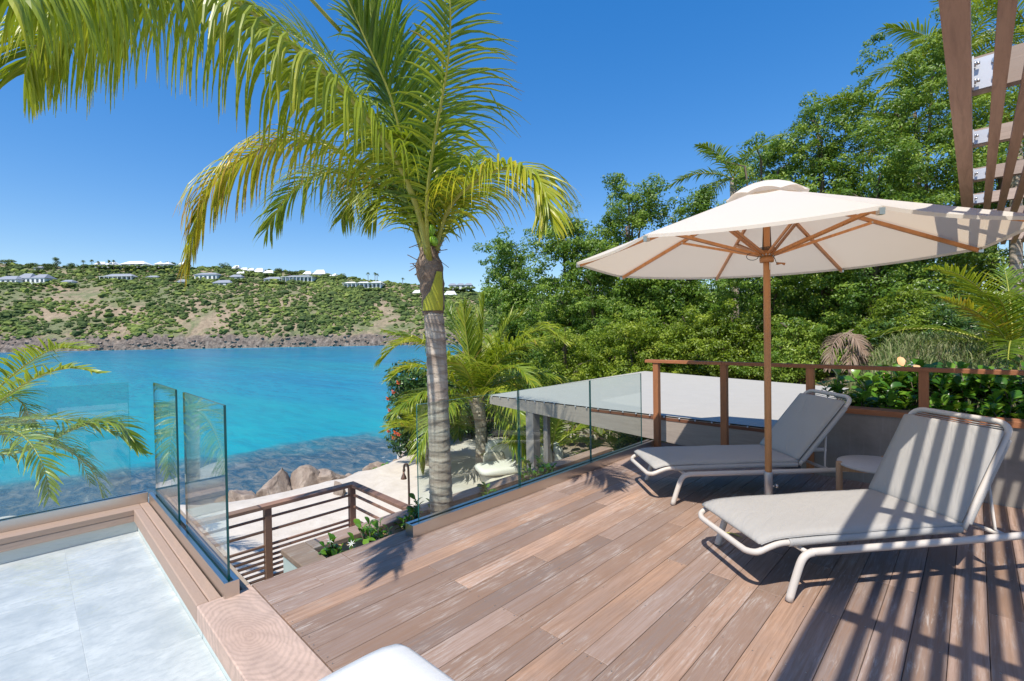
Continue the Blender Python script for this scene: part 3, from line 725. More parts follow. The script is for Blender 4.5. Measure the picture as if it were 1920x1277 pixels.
# ================================================================ AWNING (open pavilion roof)
pv = empty('awning_pavilion', (6.3, 4.5, SAND_Z), label='cream canvas awning stretched over a silvered timber frame below the deck', cat='awning')
zf = .355; P4 = [(6.30, 6.80), (12.7, 6.95), (11.15, 1.75), (6.30, 1.50)]
N = 14; vs = []; fs = []
for i in range(N+1):
    for j in range(N+1):
        u, v = i/N, j/N
        a = Vector(P4[0])*(1-v)+Vector(P4[3])*v; b = Vector(P4[1])*(1-v)+Vector(P4[2])*v; q = a.lerp(b, u)
        vs.append((q.x, q.y, zf+.035*u-.10*math.sin(u*math.pi)*math.sin(v*math.pi)*.5))
for i in range(N):
    for j in range(N): a = i*(N+1)+j; fs.append((a, a+N+1, a+N+2, a+1))
mb = MB(); mb.add(vs, fs, smooth=True); mb.build('canvas_roof', M['roofcloth'], pv)
mb = MB()
mb.add([(6.31, 6.78, .19), (6.31, 1.5, -.11), (6.31, 1.5, .335), (6.31, 6.78, .335), (6.41, 6.78, .19), (6.41, 1.5, -.11), (6.41, 1.5, .335), (6.41, 6.78, .335)],
       [(0,1,2,3),(7,6,5,4),(0,4,5,1),(1,5,6,2),(2,6,7,3),(3,7,4,0)]); mb.build('front_beam', M['grey'], pv)
mb = MB(); mb.box((6.303, 1.5, .288), (6.3095, 4.4, .328)); mb.build('trim_strip', M['redstrip'], pv)
mb = MB(); mb.box((6.411, 6.68, .16), (12.6, 6.78, .334)); mb.build('side_beam', M['grey'], pv)
mb = MB(); mb.box((6.32, 5.66, SAND_Z-.1), (6.50, 5.84, .20)); mb.build('post', M['greyp'], pv)
mb = MB(); mb.box((6.52, 5.50, SAND_Z-.1), (6.60, 5.60, .20)); mb.build('post', M['greyp'], pv)
mb = MB(); mb.box((11.4, 6.5, SAND_Z-.1), (11.55, 6.65, .20)); mb.build('post', M['greyp'], pv)
for k in range(24):
    y = 6.70-k*.222
    mb = MB(); mb.lathe([(.011, -.010), (.011, .008), (.0001, .013)], (6.290, y, .338), 6); mb.tube([(6.294, y, .35), (6.292, y, .325)], .0035, 5)
    mb.build('grommet_hook', M['brackets'], pv)
# house side wall outside the frame on the left of the camera is not seen and not built

# ================================================================ PERGOLA
pg = empty('pergola', (4, -1, 0), label='timber pergola of long narrow slats over bolted cross beams, upper right', cat='pergola')
mb = MB(); mb.box((-1.5, .0105, 2.68), (9.5, .0895, 2.93)); mb.build('edge_beam', M['slat'], pg)
yy = -.060
for k in range(20):
    mb = MB(); mb.box((-1.5, yy-.0485, 2.68), (9.5, yy, 2.715)); mb.build('slat', M['slat'], pg); yy -= .0978
for i, xb in enumerate([.28, 1.295, 2.31, 3.323, 4.30, 5.34, 6.36, 7.37, 8.4, 9.35]):
    h = .17 if i in (3,) else .10
    z0 = 2.7165
    mb = MB(); mb.box((xb, -2.1, z0), (xb+.062, .0095, z0+h)); mb.build('cross_beam', M['slaty'], pg)
    if i >= 2:
        h2 = h-.012
        mb = MB(); mb.box((xb-.006, -.105, z0+.006), (xb-.0008, .006, z0+h2)); mb.box((xb-.05, .002, z0+.006), (xb-.0065, .0085, z0+h2))
        pt = mb.build('bracket_plate', M['brackets'], pg)
        for zz in ((z0+.04, z0+h-.045) if h > .15 else (z0+.05,)):
            mb = MB(); mb.tube([(xb-.0065, -.075, zz), (xb-.014, -.075, zz)], .016, 12); mb.tube([(xb-.0145, -.075, zz), (xb-.030, -.075, zz)], .009, 6); mb.build('bolt', M['bolt'], pg)
            mb = MB(); mb.tube([(xb-.028, .0015, zz), (xb-.028, -.006, zz)], .014, 10); mb.tube([(xb-.028, -.0065, zz), (xb-.028, -.02, zz)], .008, 6); mb.build('bolt', M['bolt'], pg)
for x in (.3, 5.3, 9.2):
    mb = MB(); mb.box((x, -2.3, -.0), (x+.14, -2.105, 2.95)); mb.build('post', M['slat'], pg)
# ================================================================ UMBRELLA
UC = Vector((4.368, 1.253, 0)); UR = 1.583; UE = 2.172; UTOP = 2.735; UT = 6.113+math.pi
um = empty('market_umbrella', (UC.x, UC.y, 0), label='large off white octagonal parasol on a varnished wooden pole between the loungers', cat='umbrella')
def up(r, a, z): return Vector((UC.x+r*math.cos(a), UC.y+r*math.sin(a), z))
mb = MB(); mb.lathe([(.026, .345), (.027, .36), (.027, 2.64), (.02, 2.65)], (UC.x, UC.y, 0), 20); mb.build('pole', M['teak'], um)
mb = MB(); mb.lathe([(.0335, .004), (.0335, .34), (.031, .35)], (UC.x, UC.y, 0), 20)
mb.lathe([(.18, .0025), (.18, .012), (.04, .016)], (UC.x, UC.y, 0), 28); mb.build('steel_sleeve', M['galv'], um)
mb = MB(); k = RT*.034; kc = Vector((UC.x, UC.y, .225)); mb.tube([kc+k*.9, kc+k*1.7], .007, 8); mb.tube([kc+k*1.7, kc+k*2.3], .017, 14); mb.build('clamp_knob', M['steel'], um)
HUBZ = 2.165
mb = MB(); mb.lathe([(.029, HUBZ-.05), (.052, HUBZ-.05), (.055, HUBZ-.03), (.055, HUBZ-.012), (.045, HUBZ-.005), (.045, HUBZ+.05), (.029, HUBZ+.055)], (UC.x, UC.y, 0), 16); mb.build('hub', M['teak'], um)
APX = 2.735
def ribz(r): return APX-(APX-UE)*(r/UR)
for k in range(8):
    a = UT-k*math.pi/4
    mb = MB(); mb.bar(up(.035, a, ribz(.035)-.030), up(UR-.015, a, UE-.026), .020, .030); mb.build('rib', M['teak'], um)
    mb = MB(); mb.bar(up(UR-.03, a, UE-.022), up(UR+.004, a, UE-.024), .026, .034); mb.build('rib_end_cap', M['bolt'], um)
    tv = Vector((-math.sin(a), math.cos(a), 0))
    for sgn in (-1, 1):
        off = tv*sgn*.017; rr_ = .50*UR
        mb = MB(); mb.bar(up(.058, a, HUBZ+.01)+off, up(rr_, a, ribz(rr_)-.05)+off, .012, .022); mb.build('strut', M['teak'], um)
    mb = MB(); rr_ = .50*UR; c = up(rr_, a, ribz(rr_)-.047); mb.tube([c-tv*.027, c+tv*.027], .007, 8)
    c = up(.058, a, HUBZ+.01); mb.tube([c-tv*.028, c+tv*.028], .009, 8); mb.build('hinge_pin', M['bolt'], um)
# canopy: eight panels, slightly concave between the ribs
for k in range(8):
    a0, a1 = UT-k*math.pi/4, UT-(k+1)*math.pi/4; vs = []; fs = []; nr, na = 10, 8
    for i in range(nr+1):
        r = .17+(UR-.17)*i/nr
        for j in range(na+1):
            t = j/na; p = up(r, a0, ribz(r)).lerp(up(r, a1, ribz(r)), t)
            sag = 4*t*(1-t)*(.010+.012*(i/nr))*math.sin(math.pi*min(1, .15+.85*i/nr)*.62)
            p.z -= sag*.8; p.z += .004
            if i == nr:
                cdir = Vector((p.x-UC.x, p.y-UC.y, 0)).normalized(); p -= cdir*.022*4*t*(1-t)
            vs.append(p)
    for i in range(nr):
        for j in range(na): b = i*(na+1)+j; fs.append((b, b+1, b+na+2, b+na+1))
    mb = MB(); mb.add(vs, fs, smooth=True)
    # hem: a short turned-down border
    m0 = nr*(na+1); hv = [vs[m0+j]-Vector((0, 0, .022)) for j in range(na+1)]
    mb.add([vs[m0+j] for j in range(na+1)]+hv, [(j, j+1, na+2+j, na+1+j) for j in range(na)])
    mb.build('canopy_panel', M['canvas'], um)
vs = []; fs = []; na = 64
for i, (r, z, amp) in enumerate([(.0, 2.785, 0), (.06, 2.782, .0), (.14, 2.762, .001), (.22, 2.722, .003), (.30, 2.664, .007)]):
    for j in range(na):
        a = UT+2*math.pi*j/na; w = abs(math.sin(4*(a-UT))); vs.append(up(r*(1+.03*w*(i > 2)), a, z-.0+amp*w*1.5-(.012 if i == 4 else .004)*(1-w)*(i > 2)))
for i in range(4):
    for j in range(na): fs.append((i*na+j, i*na+(j+1) % na, (i+1)*na+(j+1) % na, (i+1)*na+j))
mb = MB(); mb.add(vs, fs, smooth=True); mb.build('canopy_vent', M['canvas'], um)
mb = MB()
for sx in (-.036, -.031, .031, .036, .041):
    b = UC+RT*sx; mb.tube([(b.x, b.y, HUBZ+.04), (b.x*.5+UC.x*.5, b.y*.5+UC.y*.5, 2.66)], .0025, 5)
for q in range(3): mb.tube([up(.058, a, HUBZ+.052+q*.009) for a in np.linspace(0, 6.2832, 17)], .0035, 5, cap=False)
c = UC+RT*-.12; mb.tube([(c.x+.05*math.cos(a)*RT.x, c.y+.05*math.cos(a)*RT.y, HUBZ-.0+.03*math.sin(a)) for a in np.linspace(0, 6.28, 14)], .0028, 5)
b = UC+RT*.06; e = UC+RT*.14
mb.tube([(b.x, b.y, HUBZ), (b.x+.02*RT.x, b.y+.02*RT.y, HUBZ-.05), (e.x, e.y, HUBZ-.06)], .0028, 5)
mb.build('pull_cord', M['cord'], um)
mb = MB(); b = UC+RT*.085; e = UC+RT*.15; mb.tube([(b.x, b.y, HUBZ-.062), (b.x*.4+e.x*.6, b.y*.4+e.y*.6, HUBZ-.058), (e.x, e.y, HUBZ-.066)], [.012, .006, .012], 8); mb.build('cord_toggle', M['teak'], um)
mb = MB(); b = UC+RT*.012-FW*.031; mb.box((b.x-.011, b.y-.003, HUBZ-.115), (b.x+.011, b.y+.003, HUBZ-.052)); mb.build('white_tag', M['white_roof'], um)

# ================================================================ LOUNGERS
def slab(mb, path, half, th, mi=0, nv=14, puff=.012, endr=.02):
    """padded cushion: path of (u, z) centre-line points, width 2*half, thickness th"""
    n = len(path); loops = []
    for i, (u, z) in enumerate(path):
        a = Vector(path[max(i-1, 0)]); b = Vector(path[min(i+1, n-1)]); t = (b-a).normalized(); nrm = Vector((-t.y, t.x))
        e = min(i, n-1-i); k = 1.0 if e > 1 else (.72 if e == 1 else .25); loop = []
        hw = half-(0 if e > 1 else (.002 if e == 1 else .012))
        for q in range(nv):                  # top, left to right
            v = -1+2*q/(nv-1); ed = (1-abs(v)**8)**.5 if abs(v) < 1 else 0
            pf = puff*(1-v*v)*min(1, e/3); h = th/2*k*(.35+.65*ed)+pf
            loop.append((u+nrm.x*h, hw*v*1., z+nrm.y*h))
        for q in range(nv):
            v = 1-2*q/(nv-1); ed = (1-abs(v)**8)**.5 if abs(v) < 1 else 0
            h = -th/2*k*(.35+.65*ed); loop.append((u+nrm.x*h, hw*v, z+nrm.y*h))
        loops.append(loop)
    m = 2*nv; vs = [p for l in loops for p in l]
    fs = [(i*m+j, (i+1)*m+j, (i+1)*m+(j+1) % m, i*m+(j+1) % m) for i in range(n-1) for j in range(m)]
    mb.add([(p[0], p[1], p[2]) for p in vs], fs, mi, True)
    mb.f.append(tuple(len(mb.v)-len(vs)+j for j in range(m))); mb.f.append(tuple(len(mb.v)-m+j for j in range(m))[::-1]); mb.m += [mi]*2; mb.sm += [True]*2
def lounger(FR, FL, top, label, cush='cushion'):
    FR, FL = Vector(FR), Vector(FL); v = (FL-FR); hw = v.length/2; v.normalize(); d = Vector((v.y, -v.x)); O = (FR+FL)/2
    root = empty('sun_lounger', (O.x, O.y, 0), rz=math.atan2(d.y, d.x), local=True, label=label, cat='sun lounger', group='sun loungers on the wooden deck')
    ut, zt = top; uh, zh = 1.19, .315
    for s in (1, -1):
        P = [(-.005, s*hw, .003), (.045, s*hw, .15), (.075, s*hw, .225), (.105, s*hw, .258), (.15, s*hw, .270), (.22, s*hw, .272), (1.0, s*hw, .270), (1.86, s*hw, .272), (1.93, s*hw, .268), (1.975, s*hw, .245), (2.0, s*hw, .20), (2.05, s*hw, .003)]
        mb = MB(); mb.tube(catmull(P, 5), .0215, 12); mb.build('side_frame', M['metal_pale'], root)
        mb = MB(); mb.tube(catmull([(.03, s*(hw-.048), .316), (.5, s*(hw-.05), .320), (1.0, s*(hw-.05), .320), (uh-.02, s*(hw-.05), .317)], 40), [.0235+.0012*(i % 2) for i in range(121)], 10); mb.build('rope_wrap', M['rope'], root)
        bx = Vector((ut-uh, 0, zt-zh)); 
        mb = MB(); p0 = Vector((uh+.03, s*(hw-.05), zh+.03)); mb.tube([p0+bx*(i/60)*.80 for i in range(61)], [.0225+.0012*(i % 2) for i in range(61)], 10); mb.build('rope_wrap', M['rope'], root)
        mb = MB(); q = p0+bx*.45; mb.tube([q+Vector((.01, -s*.02, -.01)), (uh+.26, s*(hw-.075), .285), (uh+.27, s*(hw-.03), .270)], .009, 8); mb.build('back_strut', M['metal_pale'], root)
    w = hw-.05
    P = [(.05, w, .316), (-.02, w, .314), (-.09, w, .296), (-.155, w-.01, .268), (-.185, w-.06, .256), (-.19, w-.12, .254), (-.19, 0, .254), (-.19, -w+.12, .254), (-.185, -w+.06, .256), (-.155, -w+.01, .268), (-.09, -w, .296), (-.02, -w, .314), (.05, -w, .316)]
    mb = MB(); mb.tube(catmull(P, 5), .0185, 12); mb.build('front_loop', M['metal_pale'], root)
    bx = Vector((ut-uh, 0, zt-zh)); L = bx.length; bn = bx.normalized(); tp = Vector((ut, 0, zt))
    P = [Vector((uh, w, zh)), Vector((uh, w, zh))+bx*.5, tp+Vector((0, w, 0))-bn*.10, tp+Vector((0, w-.012, 0))-bn*.035, tp+Vector((0, w-.06, 0))-bn*.005, tp+Vector((0, w-.13, 0)), tp+Vector((0, 0, 0)), tp+Vector((0, -w+.13, 0)), tp+Vector((0, -w+.06, 0))-bn*.005, tp+Vector((0, -w+.012, 0))-bn*.035, tp+Vector((0, -w, 0))-bn*.10, Vector((uh, -w, zh))+bx*.5, Vector((uh, -w, zh))]
    mb = MB(); mb.tube(catmull(P, 5), .0185, 12); mb.build('back_frame', M['metal_pale'], root)
    mb = MB()
    for i in range(46):
        q = Vector((uh, 0, zh))+bx*(.06+.90*i/45.)
        mb.tube([q+Vector((0, w, 0)), q+Vector((0, 0, -.004)), q-Vector((0, w, 0))], .0035, 5)
    for i in range(60):
        u = .03+1.14*i/59; mb.tube([(u, w, .318), (u, 0, .312), (u, -w, .318)], .0035, 5)
    mb.build('rope_weave', M['rope'], root, kind='stuff')
    mb = MB(); mb.tube([(.12, -hw, .268), (.12, hw, .268)], .014, 8); mb.build('cross_bar', M['metal_pale'], root)
    mb = MB(); mb.tube([(1.45, -hw, .266), (1.45, hw, .266)], .014, 8); mb.build('cross_bar', M['metal_pale'], root)
    path = [(-.150, .316), (-.142, .320), (-.12, .328), (-.06, .343), (.0, .349)]+[(.1+i*.1, .352+.002*math.sin(i*1.3)) for i in range(10)]+[(1.10, .350), (1.16, .348), (1.185, .347), (1.193, .346)]
    mb = MB(); slab(mb, path, w+.008, .036, puff=.003); sc_ = mb.build('seat_cushion', M[cush], root); LOCAL.add(sc_.name)
    mb = MB()
    for s in (1, -1): mb.tube([(u, s*(w+.007), z-.004) for u, z in path[1:-1]], .0034, 5)
    mb.tube([(path[1][0]-.004, y, path[1][1]) for y in (-w, 0, w)], .0034, 5); mb.build('piping', M['rope'], sc_)
    nn = Vector((-bn.z, 0, bn.x)); c0 = Vector((uh, 0, zh))+nn*.038
    path = [((c0+bx*f).x, (c0+bx*f).z) for f in (.03, .04, .065, .12, .2, .3, .4, .5, .6, .7, .78, .85, .885, .90, .906)]
    mb = MB(); slab(mb, path, w+.006, .036, puff=.006); sc_ = mb.build('back_cushion', M[cush], root); LOCAL.add(sc_.name)
    mb = MB()
    for s in (1, -1): mb.tube([(u, s*(w+.005), z) for u, z in path[1:-1]], .0034, 5)
    mb.build('piping', M['rope'], sc_)
    return root
lounger((3.010, .758), (3.468, 1.332), (1.545, .945), 'near sun lounger with a striped shadow across its grey backrest')
lounger((4.004, 1.929), (4.490, 2.447), (1.70, .915), 'sun lounger shaded by the parasol beside the guard rail')
lounger((.81, .945), (.81, 1.69), (1.6, .90), 'sun lounger with cushion coloured sunlit white, of which one corner shows at the bottom edge', cush='sunlitcush')
# fix the third: its foot end points at +X
tl = bpy.data.objects['sun_lounger.002']; tl.location = (.884, 1.305, 0); tl.rotation_euler = (0, 0, math.pi+.03)

# ---- side table
ta = empty('side_table', (4.93, .57, 0), label='round stone topped side table between the two loungers', cat='side table')
mb = MB(); mb.lathe([(.01, .398), (.278, .398), (.292, .403), (.292, .418), (.286, .422), (.001, .422)], (4.93, .57, 0), 48); mb.build('table_top', M['tabletop'], ta)
for a in (math.atan2(.30, -.17), math.atan2(.30, -.17)+2.094, math.atan2(.30, -.17)-2.094):
    mb = MB(); c = (4.93+.292*math.cos(a), .57+.292*math.sin(a)); mb.lathe([(.021, .002), (.024, .02), (.024, .42), (.020, .428)], (c[0], c[1], 0), 16); mb.build('leg', M['beech'], ta)
    mb = MB(); mb.bar((4.93, .57, .365), (c[0], c[1], .372), .03, .05); mb.build('apron_rail', M['beech'], ta)
mb = MB()
pp = [onz(1358, 998, .004), onz(1375, 1000, .012), onz(1392, 1008, .005)]
for i in range(2):
    a, b = pp[i], pp[i+1]; n_ = (b-a).cross(Vector((0, 0, 1))).normalized()*.012
    mb.add([a-n_*(.3+.7*i), a+n_*(.3+.7*i), b+n_*(1-i*.7), b-n_*(1-i*.7), (a+b)/2+Vector((0, 0, .004))], [(0, 3, 4), (3, 2, 4), (2, 1, 4), (1, 0, 4)])
tag(mb.build('fallen_leaflet', M['petiole']), 'thin yellow green fallen leaflet on the boards under the near lounger', 'leaf')

# ================================================================ PALMS
def frond(parent, ctrl, L, n=60, mat='palm', tint=.45, g=2.2, w=.040, lift=.25, start=.14, pr=.022, K=5, ang=(.55, 1.15), jit=.10, onlyside=0, name='frond', broken=.0):
    P = catmull(ctrl, 10); P = np.array([p[:] for p in P]); seg = np.linalg.norm(np.diff(P, axis=0), axis=1); cum = np.concatenate([[0], np.cumsum(seg)]); tot = cum[-1]
    def ev(s):
        d = s*tot; i = int(min(max(np.searchsorted(cum, d)-1, 0), len(P)-2)); f = (d-cum[i])/max(seg[i], 1e-9); return P[i]*(1-f)+P[i+1]*f
    rach = MB(); q = [Vector(ev(s)) for s in np.linspace(0, 1, 22)]
    rach.tube(q, [pr*(1-.86*(i/21))+.001 for i in range(22)], 6)
    ro = rach.build(name, M['petiole_dead'] if mat == 'palm_dead' else M['petiole'], parent)
    V = []; Fc = []; C = []; Np = None
    for i in range(n):
        s = start+(1-start)*(i+.5)/n; p = ev(s); T = ev(min(1, s+.012))-ev(max(0, s-.012)); T /= np.linalg.norm(T)
        N = np.array([0, 0, 1.])-T*T[2]; ln = np.linalg.norm(N)
        if ln < .25 and Np is not None: N = N*ln+Np*(.25-ln); N -= T*N.dot(T)
        N /= np.linalg.norm(N); Np = N; S = np.cross(T, N)
        f = (s-start)/(1-start); pl_ = (math.sin(math.pi*(.12+.80*f**.8)))**.8; 
        if f > .9: pl_ = max(pl_, .34)
        a = ang[0]+(ang[1]-ang[0])*f**1.4
        for sd in (1, -1):
            if onlyside and sd != onlyside: continue
            if random.random() < broken: continue
            ll = L*pl_*random.uniform(.86, 1.08); aa = a+random.gauss(0, jit)
            D = S*sd*math.cos(aa)+T*math.sin(aa)+N*(lift+random.gauss(0, jit)); D /= np.linalg.norm(D)
            c = p.copy(); b0 = len(V); lt = tint+random.gauss(0, .13); wd = w*random.uniform(.8, 1.15); gg = g*random.uniform(.6, 1.35)
            kink = random.randint(2, 4) if random.random() < .10 else -1
            for k in range(K+1):
                t = k/K; ww = wd*(.45+.55*min(1, t*4))*(1-t**2.4)*.5+.0012
                wv = T-D*T.dot(D); wn_ = np.linalg.norm(wv); wv = wv/wn_ if wn_ > 1e-3 else S
                wv = wv*.9+N*.25*sd; nn_ = np.cross(D, wv)
                V += [c-wv*ww, c+nn_*ww*.45*sd, c+wv*ww]; cc = min(1, max(0, lt+.22*t*t+(.35 if (t > .92) else 0)*random.random())); C += [cc, cc, cc]
                st = ll/K; c = c+D*st; D = D+np.array([0, 0, -1.])*gg*st*(.5+t)
                if k == kink: D = D+np.array([0, 0, -1.4])
                D /= np.linalg.norm(D)
            for k in range(K):
                x = b0+3*k; Fc += [(x, x+1, x+4, x+3), (x+1, x+2, x+5, x+4)]
    lo = npmesh('leaflets', V, Fc, M[mat], ro, col=C); lo['kind'] = 'stuff'
    return ro
def trunk(parent, path, radii, name='trunk', mat='trunk', n=18, per=26, ring=.05, step=.10, sub=24):
    P = catmull(path, sub); m = len(P); cum = [0.]
    for i in range(1, m): cum.append(cum[-1]+(P[i]-P[i-1]).length)
    rs = [float(np.interp(i/(m-1), np.linspace(0, 1, len(radii)), radii)) for i in range(m)]
    mb = MB(); mb.tube(P, rs, n)
    for i in range(m):
        for j in range(n):
            v = Vector(mb.v[i*n+j]); d = (v-P[i]).normalized(); a = 6.2832*j/n
            cz = cum[i]+step*.28*math.sin(a+cum[i]*5)+step*.35*mnoise.noise(v*3); ph = (cz/step) % 1
            k = ring*((1-ph)**2.2)-(ring*.5 if ph > .93 else 0)+.035*mnoise.noise(v*9)+.02*mnoise.noise(v*26)
            mb.v[i*n+j] = tuple(v+d*rs[i]*k)
    return mb.build(name, M[mat], parent)
def ring_fronds(parent, c, nf, Lr, L, n=40, e=(.2, 1.3), mat='palm', tint=.45, seed=0, sag=1., **kw):
    rs = random.Random(seed)
    for i in range(nf):
        az = 2.399963*i+rs.uniform(-.3, .3); el = e[0]+(e[1]-e[0])*((i+.5)/nf)+rs.uniform(-.1, .1); ln = Lr*rs.uniform(.85, 1.1)
        h = Vector((math.cos(az), math.sin(az), 0)); pts = [c.copy()]
        for k in range(1, 5):
            f = k/4; a = el-sag*(1.5-.45*el)*f**1.25*.95; pts.append(pts[-1]+(h*math.cos(a)+Vector((0, 0, math.sin(a))))*ln/4)
        frond(parent, pts, L, n=n, mat=mat, tint=tint+rs.uniform(-.12, .15), **kw)

# ---- the big palm rising from the planter
PD = 4.47
cp = at(803, 440, PD)
bp = empty('coconut_palm', (2.72, 3.61, -.28), label='tall coconut palm rising from the deck planter with its crown against the sky', cat='palm tree')
tp_ = [Vector((2.722, 3.612, -.28))]+[at(x, y, PD) for x, y in ((826, 900), (823, 800), (820, 700), (817, 640), (813, 585))]
trunk(bp, tp_, [.110, .103, .097, .094, .092, .090], n=32, step=.085, sub=52, ring=.06)
mb = MB(); P = catmull([at(813, 590, PD), at(812, 560, PD), at(808, 520, PD), at(804, 492, PD), at(803, 465, PD)], 8)
mb.tube(P, [float(np.interp(i/32, [0, .3, .62, .75, .85, 1], [.098, .112, .128, .118, .095, .08])) for i in range(33)], 20)
mb.v = [tuple(Vector(v)+Vector((mnoise.noise(Vector(v)*14), mnoise.noise(Vector(v)*14+Vector((5, 0, 0))), mnoise.noise(Vector(v)*11)))*.022) for v in mb.v]
mb.build('fibre_sheath', M['fibre'], bp)
# yellow green sheath strip on the right side of the trunk top, wrapped round it
mb = MB(); vs = []; fs = []
A = [(813, 583, .112), (813, 565, .120), (811, 548, .124), (810, 530, .131), (808, 512, .137)]
W0 = [(-.95, 1.0), (-.75, 1.0), (-.0, 1.0), (.28, 1.0), (.55, 1.0)]
for i, ((x, y, r), (a0, a1)) in enumerate(zip(A, W0)):
    c = at(x, y, PD)
    for j in range(9):
        a = a0+(a1-a0)*j/8; q = c+RT*math.sin(a)*r-FW*math.cos(a)*r; vs.append(q)
for i in range(4):
    for j in range(8): b = i*9+j; fs.append((b, b+1, b+10, b+9))
mb.add(vs, fs, smooth=True); mb.build('sheath_strip', M['sheath'], bp)
mb = MB()
for i in range(34):                       # ragged fibres round the crown base
    a = random.uniform(0, 6.28); c = at(803, random.uniform(455, 515), PD)+RT*math.cos(a)*.09+FW*math.sin(a)*.09
    o = (RT*math.cos(a)+FW*math.sin(a))*random.uniform(.04, .12)+Vector((0, 0, random.uniform(-.10, .08)))
    mb.bar(c, c+o, .014, .004)
mb.build('torn_fibres', M['fibre'], bp, kind='stuff')
for (x, y, r, tl_) in ((808, 432, .043, .1), (813, 452, .040, -.6)):
    mb = MB(); mb.lathe([(.001, -1.3*r), (.5*r, -1.12*r), (.85*r, -.6*r), (r, 0), (.9*r, .6*r), (.55*r, 1.1*r), (.18*r, 1.3*r), (.001, 1.32*r)], (0, 0, 0), 16)
    c = at(x, y, PD-.12); mb.v = [tuple(Matrix.Rotation(tl_, 3, FW) @ Vector(v)+c) for v in mb.v]; mb.build('coconut', M['coconut'], bp)
def pf(lst): return [at(*q) for q in lst]
BF = [  # control points (px, py, depth), leaflet length, pairs, material, tint, gravity
 (pf([(808, 505, 4.42), (792, 420, 4.2), (742, 295, 3.85), (655, 180, 3.55), (550, 85, 3.3), (445, 0, 3.1), (330, -55, 2.95), (235, -75, 2.4), (120, -62, 1.92), (10, -12, 1.55)]), .88, 155, 'palm_y', .34, 8.0, dict(w=.029, lift=-.15, start=.17, pr=.030, K=7, ang=(.7, 1.0))),
 (pf([(800, 490, 4.5), (770, 400, 4.7), (700, 325, 4.9), (610, 272, 5.0), (530, 262, 4.95), (455, 297, 4.9), (392, 350, 4.85), (364, 430, 4.8), (353, 490, 4.78)]), .86, 110, 'palm_y', .74, 5.0, dict(w=.026, lift=.05, start=.2, pr=.024)),
 (pf([(812, 490, 4.45), (836, 400, 4.4), (880, 348, 4.12), (935, 318, 3.85), (985, 318, 3.6), (1018, 352, 3.44), (1030, 410, 3.34)]), .70, 96, 'palm_y', .5, 4.5, dict(w=.025, lift=.15, start=.1, pr=.026)),
 (pf([(808, 480, 4.5), (818, 350, 4.45), (826, 230, 4.4), (830, 110, 4.3), (834, -20, 4.2)]), 1.0, 66, 'palm', .62, 1.6, dict(w=.024, lift=.1, start=.12, pr=.024, onlyside=-1, ang=(.25, .8))),
 (pf([(803, 480, 4.6), (782, 330, 4.8), (760, 190, 4.9), (742, 60, 4.9), (735, -50, 4.8)]), .80, 84, 'palm', .30, 1.2, dict(w=.026, lift=.3, ang=(.8, 1.2))),
 (pf([(800, 480, 4.4), (770, 340, 4.2), (735, 190, 4.0), (690, 85, 3.85), (640, -30, 3.7)]), .80, 80, 'palm', .28, 1.8, dict(w=.030, lift=.3)),
 (pf([(798, 485, 4.6), (750, 350, 5.0), (690, 220, 5.3), (620, 120, 5.5), (540, 60, 5.6), (470, 40, 5.6)]), .95, 84, 'palm', .45, 2.0, dict(w=.026, lift=.3)),
 (pf([(798, 490, 4.55), (755, 385, 4.9), (680, 335, 5.3), (600, 325, 5.6), (540, 365, 5.7), (500, 430, 5.8)]), .85, 76, 'palm', .45, 4.0, dict(w=.028, lift=.1)),
 (pf([(806, 485, 4.6), (815, 350, 5.0), (800, 220, 5.5), (770, 130, 5.8), (740, 90, 6.0)]), .9, 64, 'palm', .3, 1.5, dict(lift=.3, w=.026)),
 (pf([(812, 485, 4.55), (850, 400, 5.0), (880, 330, 5.6), (890, 290, 6.1)]), .62, 44, 'palm', .45, 3.0, dict(lift=.2, w=.026)),
 (pf([(802, 490, 4.5), (775, 395, 4.75), (735, 330, 5.0), (700, 320, 5.25), (665, 350, 5.5), (640, 410, 5.7)]), .8, 66, 'palm_y', .25, 4.5, dict(lift=.0, w=.028)),
 (pf([(803, 480, 4.35), (800, 380, 4.1), (815, 260, 3.85), (838, 130, 3.6), (845, 30, 3.4), (838, -60, 3.3)]), .42, 40, 'palm', .55, 3.5, dict(lift=.0, w=.032, onlyside=1, ang=(.3, .9))),
 (pf([(803, 485, 4.5), (780, 410, 4.6), (750, 370, 4.7), (715, 370, 4.75), (690, 410, 4.8)]), .6, 50, 'palm_y', .3, 5.2, dict(lift=.0, broken=.25, w=.026)),
 (pf([(640, 60, 4.6), (520, -60, 4.2), (400, -90, 3.9), (290, -50, 3.6), (215, -8, 3.5), (168, 15, 3.45), (120, 38, 3.4), (72, 76, 3.4), (46, 138, 3.4)]), .98, 160, 'palm_y', .35, 3.6, dict(w=.021, lift=.1, start=.3, pr=.02, ang=(.6, 1.0))),
 (pf([(801, 480, 4.45), (775, 330, 4.45), (735, 200, 4.5), (700, 60, 4.5), (690, -50, 4.4)]), .85, 84, 'palm_y', .15, 1.6, dict(w=.026, lift=.3)),
 (pf([(799, 482, 4.5), (755, 370, 4.45), (690, 260, 4.4), (610, 190, 4.3), (540, 150, 4.2)]), .8, 80, 'palm', .5, 3.0, dict(w=.027, lift=.2)),
 (pf([(806, 488, 4.5), (812, 420, 4.45), (800, 340, 4.35), (780, 280, 4.2), (740, 250, 4.0)]), .55, 40, 'palm_y', .15, 4.0, dict(lift=.1, broken=.3, w=.034)),
]
for c, L, n, mt, tt, g, kw in BF: frond(bp, c, L, n=n, mat=mt, tint=tt, g=g, **kw)

